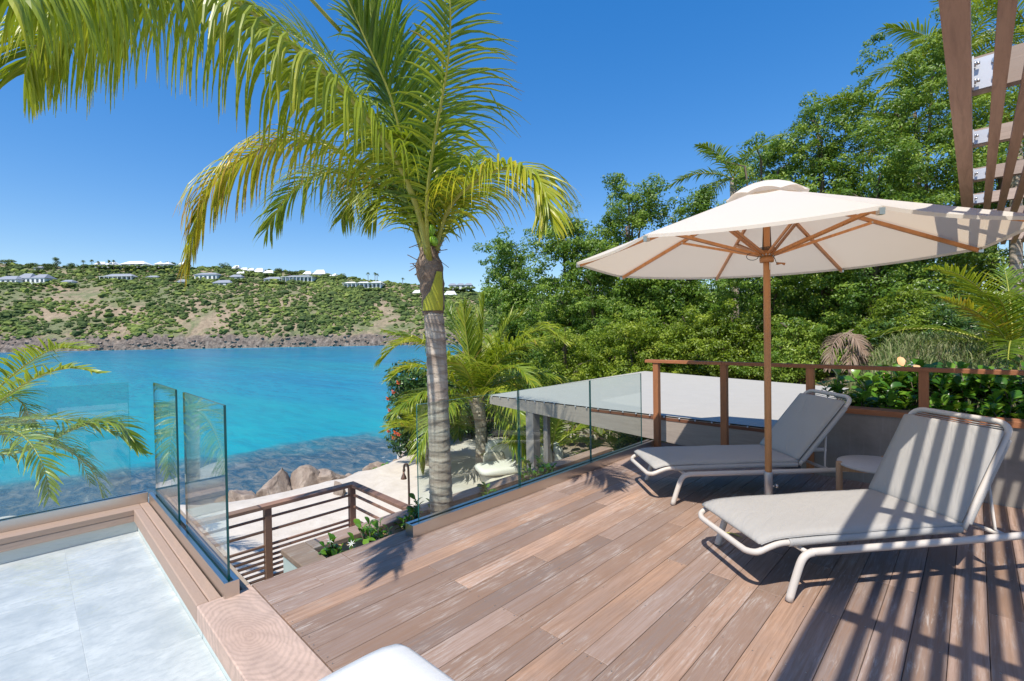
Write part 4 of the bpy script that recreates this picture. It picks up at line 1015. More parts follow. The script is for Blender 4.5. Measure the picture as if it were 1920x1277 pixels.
# ---- palm on the sand behind the glass balustrade
D2 = 13.0
pb = onz(905, 882, SAND_Z+.05)
q2 = empty('coconut_palm', tuple(pb), label='mid sized palm standing on the sand behind the big trunk', cat='palm tree')
D2 = (pb-CAM).dot(FW)
trunk(q2, [pb, at(903, 830, D2), at(901, 790, D2), at(893, 745, D2)], [.19, .16, .155, .21], step=.12, ring=.06)
c2 = at(893, 748, D2)
for c, L, n, mt, tt, g, kw in [
 (pf([(893, 750, D2), (925, 680, D2-.3), (970, 640, D2-.6), (1015, 618, D2-.8), (1058, 640, D2-1)]), 1.0, 74, 'palm_y', .25, 1.6, {}),
 (pf([(890, 750, D2), (855, 685, D2-.3), (800, 645, D2-.6), (750, 645, D2-.8), (712, 680, D2-.9)]), .85, 50, 'palm_y', .5, 1.6, {}),
 (pf([(888, 750, D2), (850, 715, D2-.5), (800, 690, D2-.9), (760, 692, D2-1.1), (728, 712, D2-1.2)]), .8, 40, 'palm_y', .45, 1.8, {}),
 (pf([(893, 750, D2), (900, 680, D2), (905, 610, D2), (908, 558, D2)]), .75, 60, 'palm_y', .2, .4, dict(ang=(1.05, 1.35))),
 (pf([(893, 750, D2), (880, 670, D2-.3), (872, 610, D2-.5), (868, 575, D2-.6)]), .8, 56, 'palm', .6, .8, dict(ang=(.9, 1.3))),
 (pf([(893, 750, D2), (925, 670, D2-.3), (950, 610, D2-.4), (980, 590, D2-.5)]), .8, 56, 'palm', .6, 1.2, dict(ang=(.8, 1.2))),
 (pf([(893, 750, D2), (930, 700, D2-.9), (970, 690, D2-1.6), (1000, 720, D2-2)]), .85, 46, 'palm', .5, 1.8, {}),
 (pf([(893, 750, D2), (870, 660, D2+.4), (850, 600, D2+.6), (838, 575, D2+.8)]), .8, 44, 'palm', .35, 1.4, {})]:
    frond(q2, c, L, n=n, mat=mt, tint=tt, g=g, w=.05, pr=.03, **kw)
ring_fronds(q2, c2, 17, 2.9, .85, n=54, e=(-.1, 1.3), tint=.5, seed=3, w=.055, pr=.03)
# ---- small palms
def small_palm(px, py, zg, hgt, label, Lr, L, nf, mat='palm_y', tint=.3, e=(.5, 1.4), seed=1, n=30, rad=.12, **kw):
    b = onz(px, py, zg); D = (b-CAM).dot(FW)
    b.z = float(ground(b.x, b.y)) if zg > -3.5 else b.z
    r = empty('coconut_palm', tuple(b), label=label, cat='palm tree'); c = b+Vector((.05, 0, hgt))
    trunk(r, [b-Vector((0, 0, .2)), b+Vector((.03, .02, hgt*.5)), c], [rad*1.3, rad, rad*1.1], step=.08, ring=.08)
    ring_fronds(r, c, nf, Lr, L, n=n, e=e, mat=mat, tint=tint, seed=seed, **kw); return r
small_palm(797, 882, -2.35, .9, 'small lime green palm between the water and the big trunk', 1.5, .45, 9, seed=5, w=.04, pr=.02)
small_palm(1033, 893, -2.1, .75, 'young palm with green stalks beside the awning post', 1.7, .55, 9, mat='palm', tint=.55, seed=8, w=.04, pr=.022)
small_palm(1165, 850, -1.6, .35, 'low feathery palm under the awning beam near the deck corner', 1.9, .5, 9, mat='palm', tint=.55, seed=11, w=.035, pr=.02)
# ---- palm beyond the pool, its crown left of the frame
DL = 7.6
cl = at(-75, 815, DL); bl = Vector((cl.x-.1, cl.y+.1, -3.6))
ql = empty('coconut_palm', tuple(bl), label='palm whose fronds reach in from the left edge beyond the pool', cat='palm tree')
trunk(ql, [bl, (bl+cl)/2+Vector((.06, 0, 0)), cl], [.15, .12, .12], step=.1)
for c, L, n, mt, tt, g, kw in [
 (pf([(-75, 815, DL), (-20, 745, DL-.4), (40, 690, DL-.8), (100, 655, DL-1.1), (160, 655, DL-1.3)]), .62, 56, 'palm_y', .15, 1.2, dict(ang=(.7, 1.2))),
 (pf([(-75, 815, DL), (-10, 760, DL-.9), (60, 712, DL-1.5), (130, 690, DL-1.9), (185, 700, DL-2.0)]), .45, 50, 'palm_y', .3, 1.2, dict(ang=(.9, 1.3))),
 (pf([(-75, 820, DL), (-20, 850, DL+.2), (60, 842, DL+.4), (150, 800, DL+.6), (215, 795, DL+.7), (258, 840, DL+.7)]), .75, 60, 'palm', .40, 2.6, {}),
 (pf([(-75, 820, DL), (-20, 800, DL-.6), (40, 815, DL-1.1), (80, 870, DL-1.3), (92, 930, DL-1.4)]), .6, 50, 'palm_y', .2, 2.2, {}),
 (pf([(-75, 815, DL), (-40, 760, DL+.5), (10, 740, DL+1.1), (45, 760, DL+1.4), (60, 800, DL+1.7)]), .6, 44, 'palm', .2, 1.6, {}),
 (pf([(-75, 820, DL), (-30, 790, DL+.8), (0, 800, DL+1.4), (30, 840, DL+1.8)]), .6, 40, 'palm', .3, 2.6, {})]:
    frond(ql, c, L, n=n, mat=mt, tint=tt, g=g, w=.035, pr=.024, **kw)
ring_fronds(ql, cl, 7, 2.6, .6, n=34, e=(-.1, .6), tint=.35, seed=23, w=.035)
# ---- palms at the right edge and behind the trees
def palm_at(px, py, D, label, Lr, L, nf, seed, e=(-.2, 1.3), mat='palm', tint=.4, n=34, zb=None, rad=.14, **kw):
    c = at(px, py, D); z0 = float(ground(c.x, c.y)) if zb is None else zb
    r = empty('coconut_palm', (c.x, c.y, z0), label=label, cat='palm tree')
    trunk(r, [Vector((c.x, c.y, z0-.2)), Vector((c.x+.1, c.y, (z0+c.z)/2)), c], [rad*1.2, rad, rad], step=.1)
    ring_fronds(r, c, nf, Lr, L, n=n, e=e, mat=mat, tint=tint, seed=seed, **kw); return r
qa = palm_at(1900, 665, 8.6, 'leafy palm at the right edge below the pergola with bright yellow fronds', 2.2, .55, 14, 31, e=(.3, 1.45), tint=.35, w=.035, pr=.022)
for c, L, n, mt, tt, g, kw in [
 (pf([(1900, 665, 8.6), (1878, 600, 8.3), (1840, 545, 8.0), (1790, 512, 7.8), (1745, 505, 7.7)]), .5, 46, 'palm_y', .45, 1.3, {}),
 (pf([(1900, 670, 8.6), (1870, 615, 8.2), (1820, 580, 8.0), (1768, 560, 7.9)]), .4, 36, 'palm_y', .85, 1.3, {})]:
    frond(qa, c, L, n=n, mat=mt, tint=tt, g=g, w=.035, pr=.02, **kw)
palm_at(1800, 130, 15.5, 'tall palm crown poking above the trees behind the first pergola beam', 3.2, .9, 16, 41, tint=.45, w=.055, pr=.03)
palm_at(1945, 95, 15.0, 'palm crown behind the pergola slats at the top right corner', 3.3, .9, 15, 43, tint=.4, w=.055, pr=.03)
palm_at(1905, 270, 13.5, 'palm with drooping fronds behind the bolted cross beams', 3.0, .85, 14, 47, tint=.35, w=.05, pr=.03)
palm_at(1690, 255, 15.0, 'palm half buried in the tall hedge left of the pergola', 3.0, .9, 13, 53, tint=.4, w=.05, pr=.03)
palm_at(1375, 335, 20., 'distant palm whose tips show left of the parasol top', 2.6, .8, 12, 59, tint=.4, w=.06, pr=.03)
palm_at(1000, 560, 24., 'dark palm fronds hidden in the hedge right of the mid palm', 2.6, .8, 10, 61, tint=.3, w=.06, pr=.03)
# dead fronds hanging in the hedge
dd = at(1592, 640, 10.5); r = empty('dead_palm_fronds', tuple(dd), label='curled dead palm fronds hanging grey brown in the hedge', cat='dead fronds')
for c in ([(1600, 618, 10.5), (1565, 640, 10.3), (1553, 690, 10.2)], [(1592, 620, 10.5), (1610, 640, 10.3), (1618, 680, 10.2)], [(1585, 625, 10.4), (1600, 650, 10.2), (1590, 690, 10.1)], [(1575, 630, 10.5), (1600, 632, 10.2), (1620, 660, 10.)]):
    frond(r, pf(c), .42, n=26, mat='palm_dead', tint=.5, g=5., w=.03, pr=.012)
# ridge palms, tiny
for i, (px, py, h) in enumerate([(156, 489, 6), (172, 488, 7), (184, 491, 5), (204, 489, 6), (213, 489, 6), (690, 512, 7), (703, 512, 7.5), (707, 514, 6), (755, 522, 6.5), (444, 500, 5)]):
    p, D = hill_hit(px, py+8); top = at(px, py, D); z0 = p.z-1
    r = empty('ridge_palm', (top.x, top.y, z0), label=['first palm of the trio left of the white ridge roofs', 'tallest palm of the trio left of the white ridge roofs', 'last palm of the trio, right above the first white ridge roof', 'left one of two palms above the second white ridge roof', 'right one of two palms above the second white ridge roof', 'leftmost palm on the skyline above the modern white villa', 'tall palm of the close pair above the modern white villa', 'shorter palm of the close pair above the modern white villa', 'lone skyline palm between the modern villa and the big trunk', 'thin palm above the first white pyramid roof'][i], cat='palm tree', group='palms on the headland ridge')
    mb = MB(); mb.tube([(top.x, top.y, z0), (top.x, top.y, top.z)], .18, 5); mb.build('trunk', M['bark'], r)
    V = []; Fc = []; C = []
    for k in range(34):
        a = random.uniform(0, 6.28); el = random.uniform(-.3, 1.2); L_ = random.uniform(1.3, 2.1); p0 = np.array(top[:]); d = np.array([math.cos(a)*math.cos(el), math.sin(a)*math.cos(el), math.sin(el)])
        b0 = len(V); s = np.array([-math.sin(a), math.cos(a), 0])
        for t in (0, .5, 1): c = p0+d*L_*t+np.array([0, 0, -1.2*t*t]); V += [c-s*.28*(1-.7*t), c+s*.28*(1-.7*t)]; C += [.3, .3]
        Fc += [(b0, b0+1, b0+3, b0+2), (b0+2, b0+3, b0+5, b0+4)]
    npmesh('crown', V, Fc, M['bush'], r, col=C)

# ================================================================ BROADLEAF TREES AND HEDGE
def crown(parent, lobes, n, size, mat, tint=.45, tv=.2, name='crown', cl=8, spread=2.6):
    lob = [(np.array(c[:]), np.array(r, float)) for c, r in lobes]; wts = np.array([(r[0]*r[2]+r[0]*r[1]) for _, r in lob]); wts /= wts.sum()
    n = int(n*1.25); size = size*.86; nc = max(6, n//70); ch = rng.choice(len(lob), nc, p=wts); u = rng.standard_normal((nc, 3)); u[:, 2] = u[:, 2]*.9+.15; u /= np.linalg.norm(u, axis=1)[:, None]
    cen = np.array([l[0] for l in lob])[ch]; rad = np.array([l[1] for l in lob])[ch]
    f = rng.uniform(.35, 1.0, nc)**.5+.07*rng.standard_normal(nc)
    cc = cen+u*rad*f[:, None]; ct = tint+tv*1.0*rng.standard_normal(nc); cr = size*rng.uniform(1.5, 3.0, nc)
    k = rng.integers(0, nc, n); v = rng.standard_normal((n, 3)); v[:, 2] = v[:, 2]*.8+.25; v += u[k]*.35; v /= np.linalg.norm(v, axis=1)[:, None]
    P = cc[k]+v*(cr[k]*rng.uniform(.55, 1.15, n))[:, None]*np.array([1.15, 1.15, .8]); U = v; T = ct[k]+tv*.5*rng.standard_normal(n)+.12*v[:, 2]  # clump tops get a lighter tint: sunlit tops put into leaf colour
    N_ = len(P); nrm = U*.9+rng.standard_normal((N_, 3))*.45+np.array([-.15, 0, .35]); nrm /= np.linalg.norm(nrm, axis=1)[:, None]
    a = np.cross(nrm, rng.standard_normal((N_, 3))); a /= np.linalg.norm(a, axis=1)[:, None]; b = np.cross(nrm, a)
    s = (size*rng.uniform(.7, 1.25, N_))[:, None]
    V = np.stack([P-a*s*.5, P+b*s*.24+nrm*s*.05, P+a*s*.5, P-b*s*.24+nrm*s*.05], 1).reshape(-1, 3)
    Fc = np.arange(N_*4).reshape(-1, 4)
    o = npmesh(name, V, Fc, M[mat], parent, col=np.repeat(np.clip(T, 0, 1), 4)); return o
def tree(px, ytop, ybot, D, halfw, label, n, size, mat='leaf_tree', tint=.45, name='hedge_tree', sprigs=5, cat='tree', fat=1., seed=0, group='trees and bushes behind the awning'):
    rs = random.Random(seed+px); c = at(px, (ytop+ybot)/2, D); top = at(px, ytop, D).z; g0 = float(ground(c.x, c.y)); hw = 1.22*halfw*D/F
    r = empty(name, (c.x, c.y, g0), label=label, cat=cat, group=group)
    lob = []; H = top-g0
    nl = 13
    for i in range(nl):
        f = (i+.6)/nl; a = rs.uniform(0, 6.28); rr_ = hw*(.52*math.sin(math.pi*(.20+.66*f))+.14); off = hw*.85*math.sqrt(rs.random())*(1-.45*f)
        lob.append((Vector((c.x+math.cos(a)*off, c.y+math.sin(a)*off, g0+H*f*.93)), (rr_*fat, rr_*fat, max(.35, H/nl*1.5))))
    for i in range(sprigs):
        a = rs.uniform(0, 6.28); q = Vector((c.x+RT.x*hw*rs.uniform(-.8, .8), c.y+RT.y*hw*rs.uniform(-.8, .8), top-rs.uniform(-.25, .25)*hw-.15))
        lob.append((q, (hw*.14, hw*.14, hw*rs.uniform(.25, .45))))
    mb = MB(); mb.tube([(c.x, c.y, g0-.2), (c.x+.15, c.y, g0+H*.4), (c.x, c.y+.1, g0+H*.8)], [.13, .09, .04], 8)
    for i in range(7):
        l = rs.choice(lob)[0]; mb.tube([(c.x, c.y, g0+H*rs.uniform(.1, .5)), tuple((Vector((c.x, c.y, l.z))+l)/2+Vector((0, 0, -.2))), tuple(l)], [.05, .035, .012], 5)
    mb.build('trunk', M['bark'], r)
    crown(r, lob, n, size, mat, tint); return r
TR = [
 (955, 478, 700, 23, 62, 'leftmost tree of the dense hedge, standing right of the mid palm', 26000, .17, 'leaf_tree', .42),
 (1062, 428, 700, 20, 66, 'full green tree left of the parasol with a few loose sprigs', 30000, .15, 'leaf_tree', .46),
 (1180, 352, 690, 18, 66, 'tall loose tree with sky showing between its sprigs above the parasol left half', 28000, .135, 'leaf_tree', .5),
 (1290, 385, 690, 17.5, 74, 'broad tree directly behind the parasol canopy', 30000, .13, 'leaf_tree', .4),
 (1435, 290, 690, 16, 88, 'tree rising behind the top of the parasol', 34000, .12, 'leaf_tree', .45),
 (1548, 200, 690, 15, 92, 'tall tree with a pointed crown right of the parasol top', 38000, .115, 'leaf_tree', .5),
 (1725, 100, 690, 13.5, 110, 'tallest dense tree beside the pergola edge beam', 46000, .105, 'leaf_tree', .5),
 (1860, 210, 690, 14.5, 95, 'dark tree seen between the pergola slats', 30000, .12, 'leaf_tree', .35),
 (1640, 330, 690, 13, 90, 'bushy green tree in the middle of the hedge below the palm fronds', 34000, .105, 'leaf_tree', .42),
]
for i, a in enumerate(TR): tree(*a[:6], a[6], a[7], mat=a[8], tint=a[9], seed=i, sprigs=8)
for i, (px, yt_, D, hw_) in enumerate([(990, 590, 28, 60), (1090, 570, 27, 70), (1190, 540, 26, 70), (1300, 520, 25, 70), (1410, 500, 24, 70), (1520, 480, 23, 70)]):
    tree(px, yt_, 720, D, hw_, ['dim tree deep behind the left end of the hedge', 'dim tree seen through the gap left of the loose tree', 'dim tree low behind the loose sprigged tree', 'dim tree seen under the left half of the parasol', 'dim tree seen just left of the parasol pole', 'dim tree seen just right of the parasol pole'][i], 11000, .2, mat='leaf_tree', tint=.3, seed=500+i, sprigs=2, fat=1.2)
for i, (px, yt_, D, hw_, lab, mat, tn) in enumerate([
 (1060, 610, 16.5, 75, 'bright lime bush furthest left above the awning roof', 'leaf_lime', .45),
 (1180, 600, 16., 75, 'bright lime bush above the left part of the awning roof', 'leaf_lime', .5),
 (1290, 600, 16., 72, 'yellow green bush behind the start of the guard rail', 'leaf_lime', .4),
 (1395, 590, 15.5, 68, 'green bush left of the parasol pole', 'leaf_lime', .25),
 (1500, 600, 14.2, 64, 'green bush right of the parasol pole', 'leaf_tree', .6),
 (1120, 530, 18.5, 80, 'mid green bush filling the gap under the left parasol edge', 'leaf_tree', .5),
 (1680, 560, 12., 50, 'yellow green bush below the parasol right half', 'leaf_lime', .3),
 (1750, 590, 11.5, 60, 'shaded bush in front of the yellow palm fronds', 'leaf_dark', .6)]):
    tree(px, yt_, 700, D, hw_, lab, 15000, .105 if D > 13 else .085, mat=mat, tint=tn, name='hedge_bush', sprigs=4, cat='bush', fat=1.15, seed=100+i)
# dark shrubs behind the sand garden
for i, (px, yt_, D, hw_, lab) in enumerate([
 (860, 690, 17.5, 60, 'dark shrub directly behind the big palm trunk'),
 (930, 690, 17.5, 62, 'dark shrub behind the crown of the mid palm'),
 (1000, 700, 17.5, 60, 'dark shrub at the left end of the awning'),
 (1200, 765, 11.8, 40, 'low leafy shrub under the awning near the deck corner')]):
    b = onz(px, 800, -2.1); tree(px, yt_, 880, D, hw_, lab, 9000, .15 if D > 13 else .07, mat='leaf_dark', tint=.55, name='garden_shrub', sprigs=0, cat='shrub', fat=1.2, seed=200+i)
# flowering shrub with red blooms
c = at(772, 735, 15.5); r = empty('flowering_shrub', (c.x, c.y, -2.2), label='dark glossy shrub with red orange flowers at the water side of the big trunk', cat='shrub')
lob = [(c+Vector((0, 0, z)), (.62, .62, .5)) for z in (.35, -.2, -.8, -1.4)]; crown(r, lob, 7000, .15, 'leaf_dark', .5)
mb = MB(); mb.tube([(c.x, c.y, -2.4), tuple(c)], [.05, .03], 6); mb.build('trunk', M['bark'], r)
for i in range(15):
    a = random.uniform(2.6, 5.4); q = c+Vector((.74*math.cos(a), .74*math.sin(a), random.uniform(-1.5, .7))); mb = MB()
    for k in range(5):
        t = k*1.257; mb.add([q, q+Vector((.09*math.cos(t), .05, .09*math.sin(t))), q+Vector((.09*math.cos(t+.8), -.03, .09*math.sin(t+.8)))], [(0, 1, 2)])
    mb.build('flower', M['flower_r'], r)
# pine on the ridge
p, D = hill_hit(105, 505); r = empty('ridge_pine', tuple(p), label='tall feathery casuarina on the ridge above the terraced villa', cat='tree')
top = at(105, 484, D); crown(r, [(Vector((top.x, top.y, p.z+(top.z-p.z)*f)), (2.4*(1.1-f), 2.4*(1.1-f), 1.6)) for f in (.2, .4, .6, .8, 1.)], 900, .8, 'bush', .3)
mb = MB(); mb.tube([tuple(p-Vector((0, 0, 1))), tuple(top)], .2, 5); mb.build('trunk', M['bark'], r)
for i, (px, py, s) in enumerate([(18, 494, 5), (60, 498, 4), (86, 492, 5), (134, 499, 4), (240, 503, 4), (325, 498, 4.5), (420, 500, 4), (520, 508, 3.5), (548, 512, 3.5), (640, 518, 3.5)]):
    p, D = hill_hit(px, py+4); r = empty('ridge_tree', tuple(p), label='round skyline tree '+['at the far left end of the headland', 'above the large terraced villa', 'left of the feathery casuarina', 'right of the feathery casuarina', 'above the long low villa', 'between the paired hip roofs and the hanging frond', 'left of the first white pyramid roof', 'right of the last white pyramid roof', 'above the columned villa', 'at the top left of the modern white villa'][i], cat='tree', group='trees along the headland ridge')
    crown(r, [(p+Vector((k, 0, s*.35)), (s*.7, s*.7, s*.42)) for k in (-1.5, 1.5)], 700, .9, 'bush', .25)
    mb = MB(); mb.tube([tuple(p-Vector((0, 0, 1))), tuple(p+Vector((0, 0, s*.4)))], .2, 5); mb.build('trunk', M['bark'], r)
# ================================================================ GRASS AND GARDEN GROUND COVER
def blades(name, pts, h, w, mat, tint=.5):
    n = len(pts); P = np.array(pts, float); a = rng.uniform(0, 6.28, n); ln = rng.uniform(.2, .7, n)[:, None]; hh = (h*rng.uniform(.5, 1.3, n))[:, None]
    d = np.stack([np.cos(a), np.sin(a), np.zeros(n)], 1); s = np.stack([-np.sin(a), np.cos(a), np.zeros(n)], 1)*w
    z = np.array([0, 0, 1.]); V = np.stack([P-s, P+s, P+d*ln*hh*.4+z*hh*.65+s*.8, P+d*ln*hh*.4+z*hh*.65-s*.8, P+d*ln*hh*1.1+z*hh*.85], 1).reshape(-1, 3)
    b = np.arange(n)*5; F1 = np.stack([b, b+1, b+2, b+3], 1); F2 = np.stack([b+3, b+2, b+4, b+4], 1)
    me = bpy.data.meshes.new(name); fs = [tuple(x) for x in F1.tolist()]+[tuple(x[:3]) for x in F2.tolist()]
    me.from_pydata(V.tolist(), [], fs); t_ = me.attributes.new('tint', 'FLOAT', 'POINT'); t_.data.foreach_set('value', np.repeat(np.clip(tint+.25*rng.standard_normal(n), 0, 1), 5).astype(np.float32))
    return link(name, me, None, M[mat], kind='stuff')
pts = []
while len(pts) < 26000:
    x = random.uniform(6.3, 15.5); y = random.uniform(-9, 2.3)
    if y > 1.3 and x < 11.2: continue
    if mnoise.noise(Vector((x*.6, y*.6, 0))) < -.25 and random.random() < .7: continue
    pts.append((x, y, float(ground(x, y))-.02))
blades('garden_grass', pts, .30, .011, 'grassl', .62)
pts = []
while len(pts) < 7000:
    x = random.uniform(9.5, 17); y = random.uniform(2.5, 13)
    if float(ground(x, y)) < -1.9 or mnoise.noise(Vector((x*.8, y*.8, 5))) < .0: continue
    pts.append((x, y, float(ground(x, y))-.02))
blades('slope_undergrowth', pts, .22, .014, 'grassl', .25)

# ================================================================ PLANTER PLANTS: real leaves, one object each
def leafmesh(name, mat, l=1., w=.5, obov=True):
    prof = [(0, .06), (.2, .34 if obov else .6), (.45, .82 if obov else 1.), (.68, 1. if obov else .85), (.88, .72 if obov else .42), (1, .0)]
    V = []; Fc = []
    for t, ww in prof:
        z = .10*math.sin(t*2.6)-.12*t*t
        V += [(t*l, -ww*w*.5, z+abs(ww)*.07), (t*l, 0, z), (t*l, ww*w*.5, z+abs(ww)*.07)]
    for i in range(len(prof)-1):
        a = 3*i; Fc += [(a, a+1, a+4, a+3), (a+1, a+2, a+5, a+4)]
    me = bpy.data.meshes.new(name); me.from_pydata(V, [], Fc); me.polygons.foreach_set('use_smooth', [True]*len(Fc))
    a = me.attributes.new('tint', 'FLOAT', 'POINT'); tv = random.random(); a.data.foreach_set('value', [tv]*len(V)); me.materials.append(mat); me.update(); return me
LM = []
for i, tv in enumerate((.15, .4, .62, .85)):
    me = leafmesh('broad_leaf', M['leaf_planter'], 1, .58); me.attributes['tint'].data.foreach_set('value', [tv]*18); LM.append(me)
LY = leafmesh('yellow_leaf', M['flower_p'], 1, .5)
fw = MB()
for k in range(7):
    t = k*.8976; fw.add([(0, 0, 0), (.35*math.cos(t-.25), .35*math.sin(t-.25), .2), (1*math.cos(t), 1*math.sin(t), .25), (.35*math.cos(t+.25), .35*math.sin(t+.25), .2)], [(0, 1, 2, 3)])
FM = bpy.data.meshes.new('flower'); FM.from_pydata(fw.v, [], fw.f); FM.materials.append(M['flower_w'])
FO = FM.copy(); FO.materials.clear(); FO.materials.append(M['flower_p'])
def leafy(loc, R, H, nstem, per, ll, label, flowers=0, fm=None, yellow=0, seed=0, name='planter_shrub', group='leafy plants in the planters', lean=.5):
    rs = random.Random(seed); loc = Vector(loc)
    root = empty(name, tuple(loc), label=label, cat='plant', group=group)
    st = MB(); cnt = 0; tips = []
    for s in range(nstem):
        a = rs.uniform(0, 6.28); rr_ = R*math.sqrt(rs.random()); e = Vector((math.cos(a)*rr_, math.sin(a)*rr_, H*rs.uniform(.45, 1.)*(1-.35*(rr_/R)**2)))
        b = Vector((math.cos(a)*rr_*.45, math.sin(a)*rr_*.45, 0)); m = (b+e)/2+Vector((0, 0, H*.1))
        st.tube([loc+b, loc+m, loc+e], [.006, .005, .003], 5); tips.append(e)
        for k in range(per):
            f = .35+.65*(k+.5)/per; p = b.lerp(m, min(1, f*2)) if f < .5 else m.lerp(e, f*2-1)
            az = k*2.4+rs.uniform(-.4, .4); el = rs.uniform(-.25, .75)+(.5 if k >= per-3 else 0); sc_ = ll*rs.uniform(.7, 1.15)
            me = LY if rs.random() < yellow else rs.choice(LM)
            o = bpy.data.objects.new('leaf', me); COL.objects.link(o); o.parent = root
            o.location = p; o.rotation_euler = (rs.uniform(-.5, .5), -el, az); o.scale = (sc_,)*3; cnt += 1
            o.scale = (sc_, sc_, sc_)
    so_ = st.build('stems', M['bark'], root)
    for i in range(flowers):
        e = rs.choice(tips); o = bpy.data.objects.new('flower', fm or FM); COL.objects.link(o); o.parent = root; o.location = e+Vector((rs.uniform(-.03, .03), rs.uniform(-.03, .03), .03)); s_ = ll*.42; o.scale = (s_,)*3
        o.rotation_euler = (rs.uniform(-.8, .8), rs.uniform(-.8, .8), 0)
    return root
soil = MB(); soil.box((6.035, -4.5, .30), (7.3, 1.36, .60)); tag(soil.build('planting_bed', M['soil']), kind='structure')
yy = 1.15; labs = [
 'upright plant with round dark leaves beside the third rail post', 'light green planter plant between the third and fourth rail posts with pale blooms',
 'planter plant with white star flowers left of the fourth rail post', 'dense planter plant behind the fourth rail post',
 'glossy planter plant right of the fourth rail post', 'striped shaded planter plant near the right edge of the frame', 'large leaved planter plant at the right edge of the frame',
 'planter plant beyond the right edge beside the pergola shade', 'second row planter plant peeping above the light green one', 'second row planter plant above the handrail with a white bloom', 'second row planter plant near the right edge above the handrail']
loc = [(6.30, 1.12, .58), (6.95, .80, .58), (6.93, .42, .58), (6.9, .05, .58), (6.8, -.32, .58), (6.7, -.70, .58), (6.45, -1.05, .58), (6.5, -1.5, .58), (6.95, .55, .6), (6.95, 0, .6), (6.98, -.55, .6)]
for i, (p, lb) in enumerate(zip(loc, labs)):
    leafy(p, .30 if i else .14, (.60, .72)[i > 7]+(.16 if i == 0 else 0), 15 if i else 4, 9, .15 if i else .13, lb, flowers=(0, 2, 3, 1, 1, 1, 1, 0, 1, 3, 1)[i], fm=(FO if i in (1, 4, 5, 6) else FM), yellow=.012, seed=300+i)
for i, y_ in enumerate((.86, .60, .12, -.20, -.55, -.95)):
    leafy((6.36+.05*(i % 2), y_, .58), .20, .34, 9, 8, .14, ['low shaded plant just right of the third rail post above the wall cap', 'low shaded plant above the wall cap left of the near lounger back', 'low plant just right of the fourth rail post above the wall cap', 'low plant above the wall cap behind the near lounger head', 'low plant with a striped shadow above the wall cap', 'low plant above the wall cap at the right frame edge'][i], seed=350+i)
for i, (px, py, R_, H_, ns, fl, lb) in enumerate([
 (628, 1030, .16, .14, 9, 2, 'low plant with white flowers at the near end of the sunken planter'),
 (690, 1008, .17, .24, 9, 0, 'tall stemmed green plant in the middle of the sunken planter'),
 (776, 975, .14, .26, 9, 4, 'green plant with peach buds by the near end of the glass channel'),
 (815, 960, .10, .14, 5, 1, 'small plant just behind the near glass pane beside the trunk'),
 (915, 925, .16, .20, 8, 0, 'shaded green plant right of the big trunk behind the glass'),
 (985, 893, .20, .34, 10, 0, 'bushy green plant at the seam between the first two glass panes'),
 (1030, 885, .14, .20, 7, 0, 'small green plant right of the first glass seam')]):
    q = onz(px, py, -.12); q.y = min(3.66, max(3.36, q.y)) if i > 1 else 3.52
    leafy((q.x, q.y, -.28), R_, H_+.13, ns, 7, .085, lb, flowers=fl, fm=(FM if i == 0 else FO), yellow=.03, seed=400+i)

# ================================================================ BEACH BOULDERS, STONE WALL, SOFA, SHOWER
def boulder(c, r, seed, rot=0., flat=.8):
    import bmesh
    bm = bmesh.new(); bmesh.ops.create_icosphere(bm, subdivisions=4, radius=1)
    rs = random.Random(seed); pl_ = [(Vector((rs.gauss(0, 1), rs.gauss(0, 1), rs.gauss(0, .8))).normalized(), rs.uniform(.38, .66)) for _ in range(9)]
    for v in bm.verts:
        p = v.co.copy()
        for n_, d_ in pl_:
            e = p.dot(n_)-d_
            if e > 0: p -= n_*e*1.0
        p += p.normalized()*(mnoise.fractal(p*2.2+Vector((seed, 0, 0)), 1, 2, 4)*.05+mnoise.fractal(p*6+Vector((0, seed, 0)), .8, 2, 3)*.03)
        v.co = Vector((p.x*r[0], p.y*r[1], p.z*r[2]))
    me = bpy.data.meshes.new('boulder'); bm.to_mesh(me); bm.free(); o = bpy.data.objects.new('boulder', me); COL.objects.link(o); me.materials.append(M['rock'])
    o.location = c; o.rotation_euler = (0, 0, rot); return o
BL = [ # px centre, py centre, half width px, half height px, depth, label
 (420, 968, 22, 24, 11.6, 'dark edged boulder at the left end behind the near glass pane'),
 (462, 946, 34, 26, 11.8, 'rounded flat topped boulder left of the pointed one'),
 (510, 930, 38, 34, 12.2, 'tall pointed boulder with a sharp peak'),
 (566, 920, 30, 30, 12.8, 'squarish boulder with a black shadowed right side'),
 (535, 942, 20, 14, 12.4, 'small boulder wedged between the pointed and the squarish one'),
 (600, 902, 22, 14, 13.2, 'yellowish slab on top of the rocks right of the squarish boulder'),
 (628, 912, 34, 22, 13.2, 'broad pale boulder behind the stair rail corner'),
 (560, 968, 60, 22, 11.8, 'long low pale slab half buried in sand behind the rail'),
 (668, 893, 8, 7, 14.2, 'tiny dark rock standing alone at the water edge'),
 (695, 897, 28, 15, 14., 'low smooth sand coloured rock left of the potted bromeliad'),
 (712, 880, 26, 16, 14.6, 'brownish rock behind the orange bromeliad'),
 (745, 873, 26, 10, 15.2, 'flat rock above the shower pole'),
 (770, 868, 20, 9, 16., 'last rock of the row beside the small lime palm'),
 (735, 890, 14, 12, 14.6, 'reddish rock just left of the shower head'),
 (640, 958, 22, 40, 11.4, 'upright pale slab behind the corner post of the stair rail')]
for i, (px, py, a, b, D, lb) in enumerate(BL):
    c = at(px, py, D); o = boulder(c, (a*D/F*1.42, a*D/F*1.2, b*D/F*1.60), 50+i*3, rot=i*1.1); tag(o, lb, 'boulder', 'boulders along the water edge')
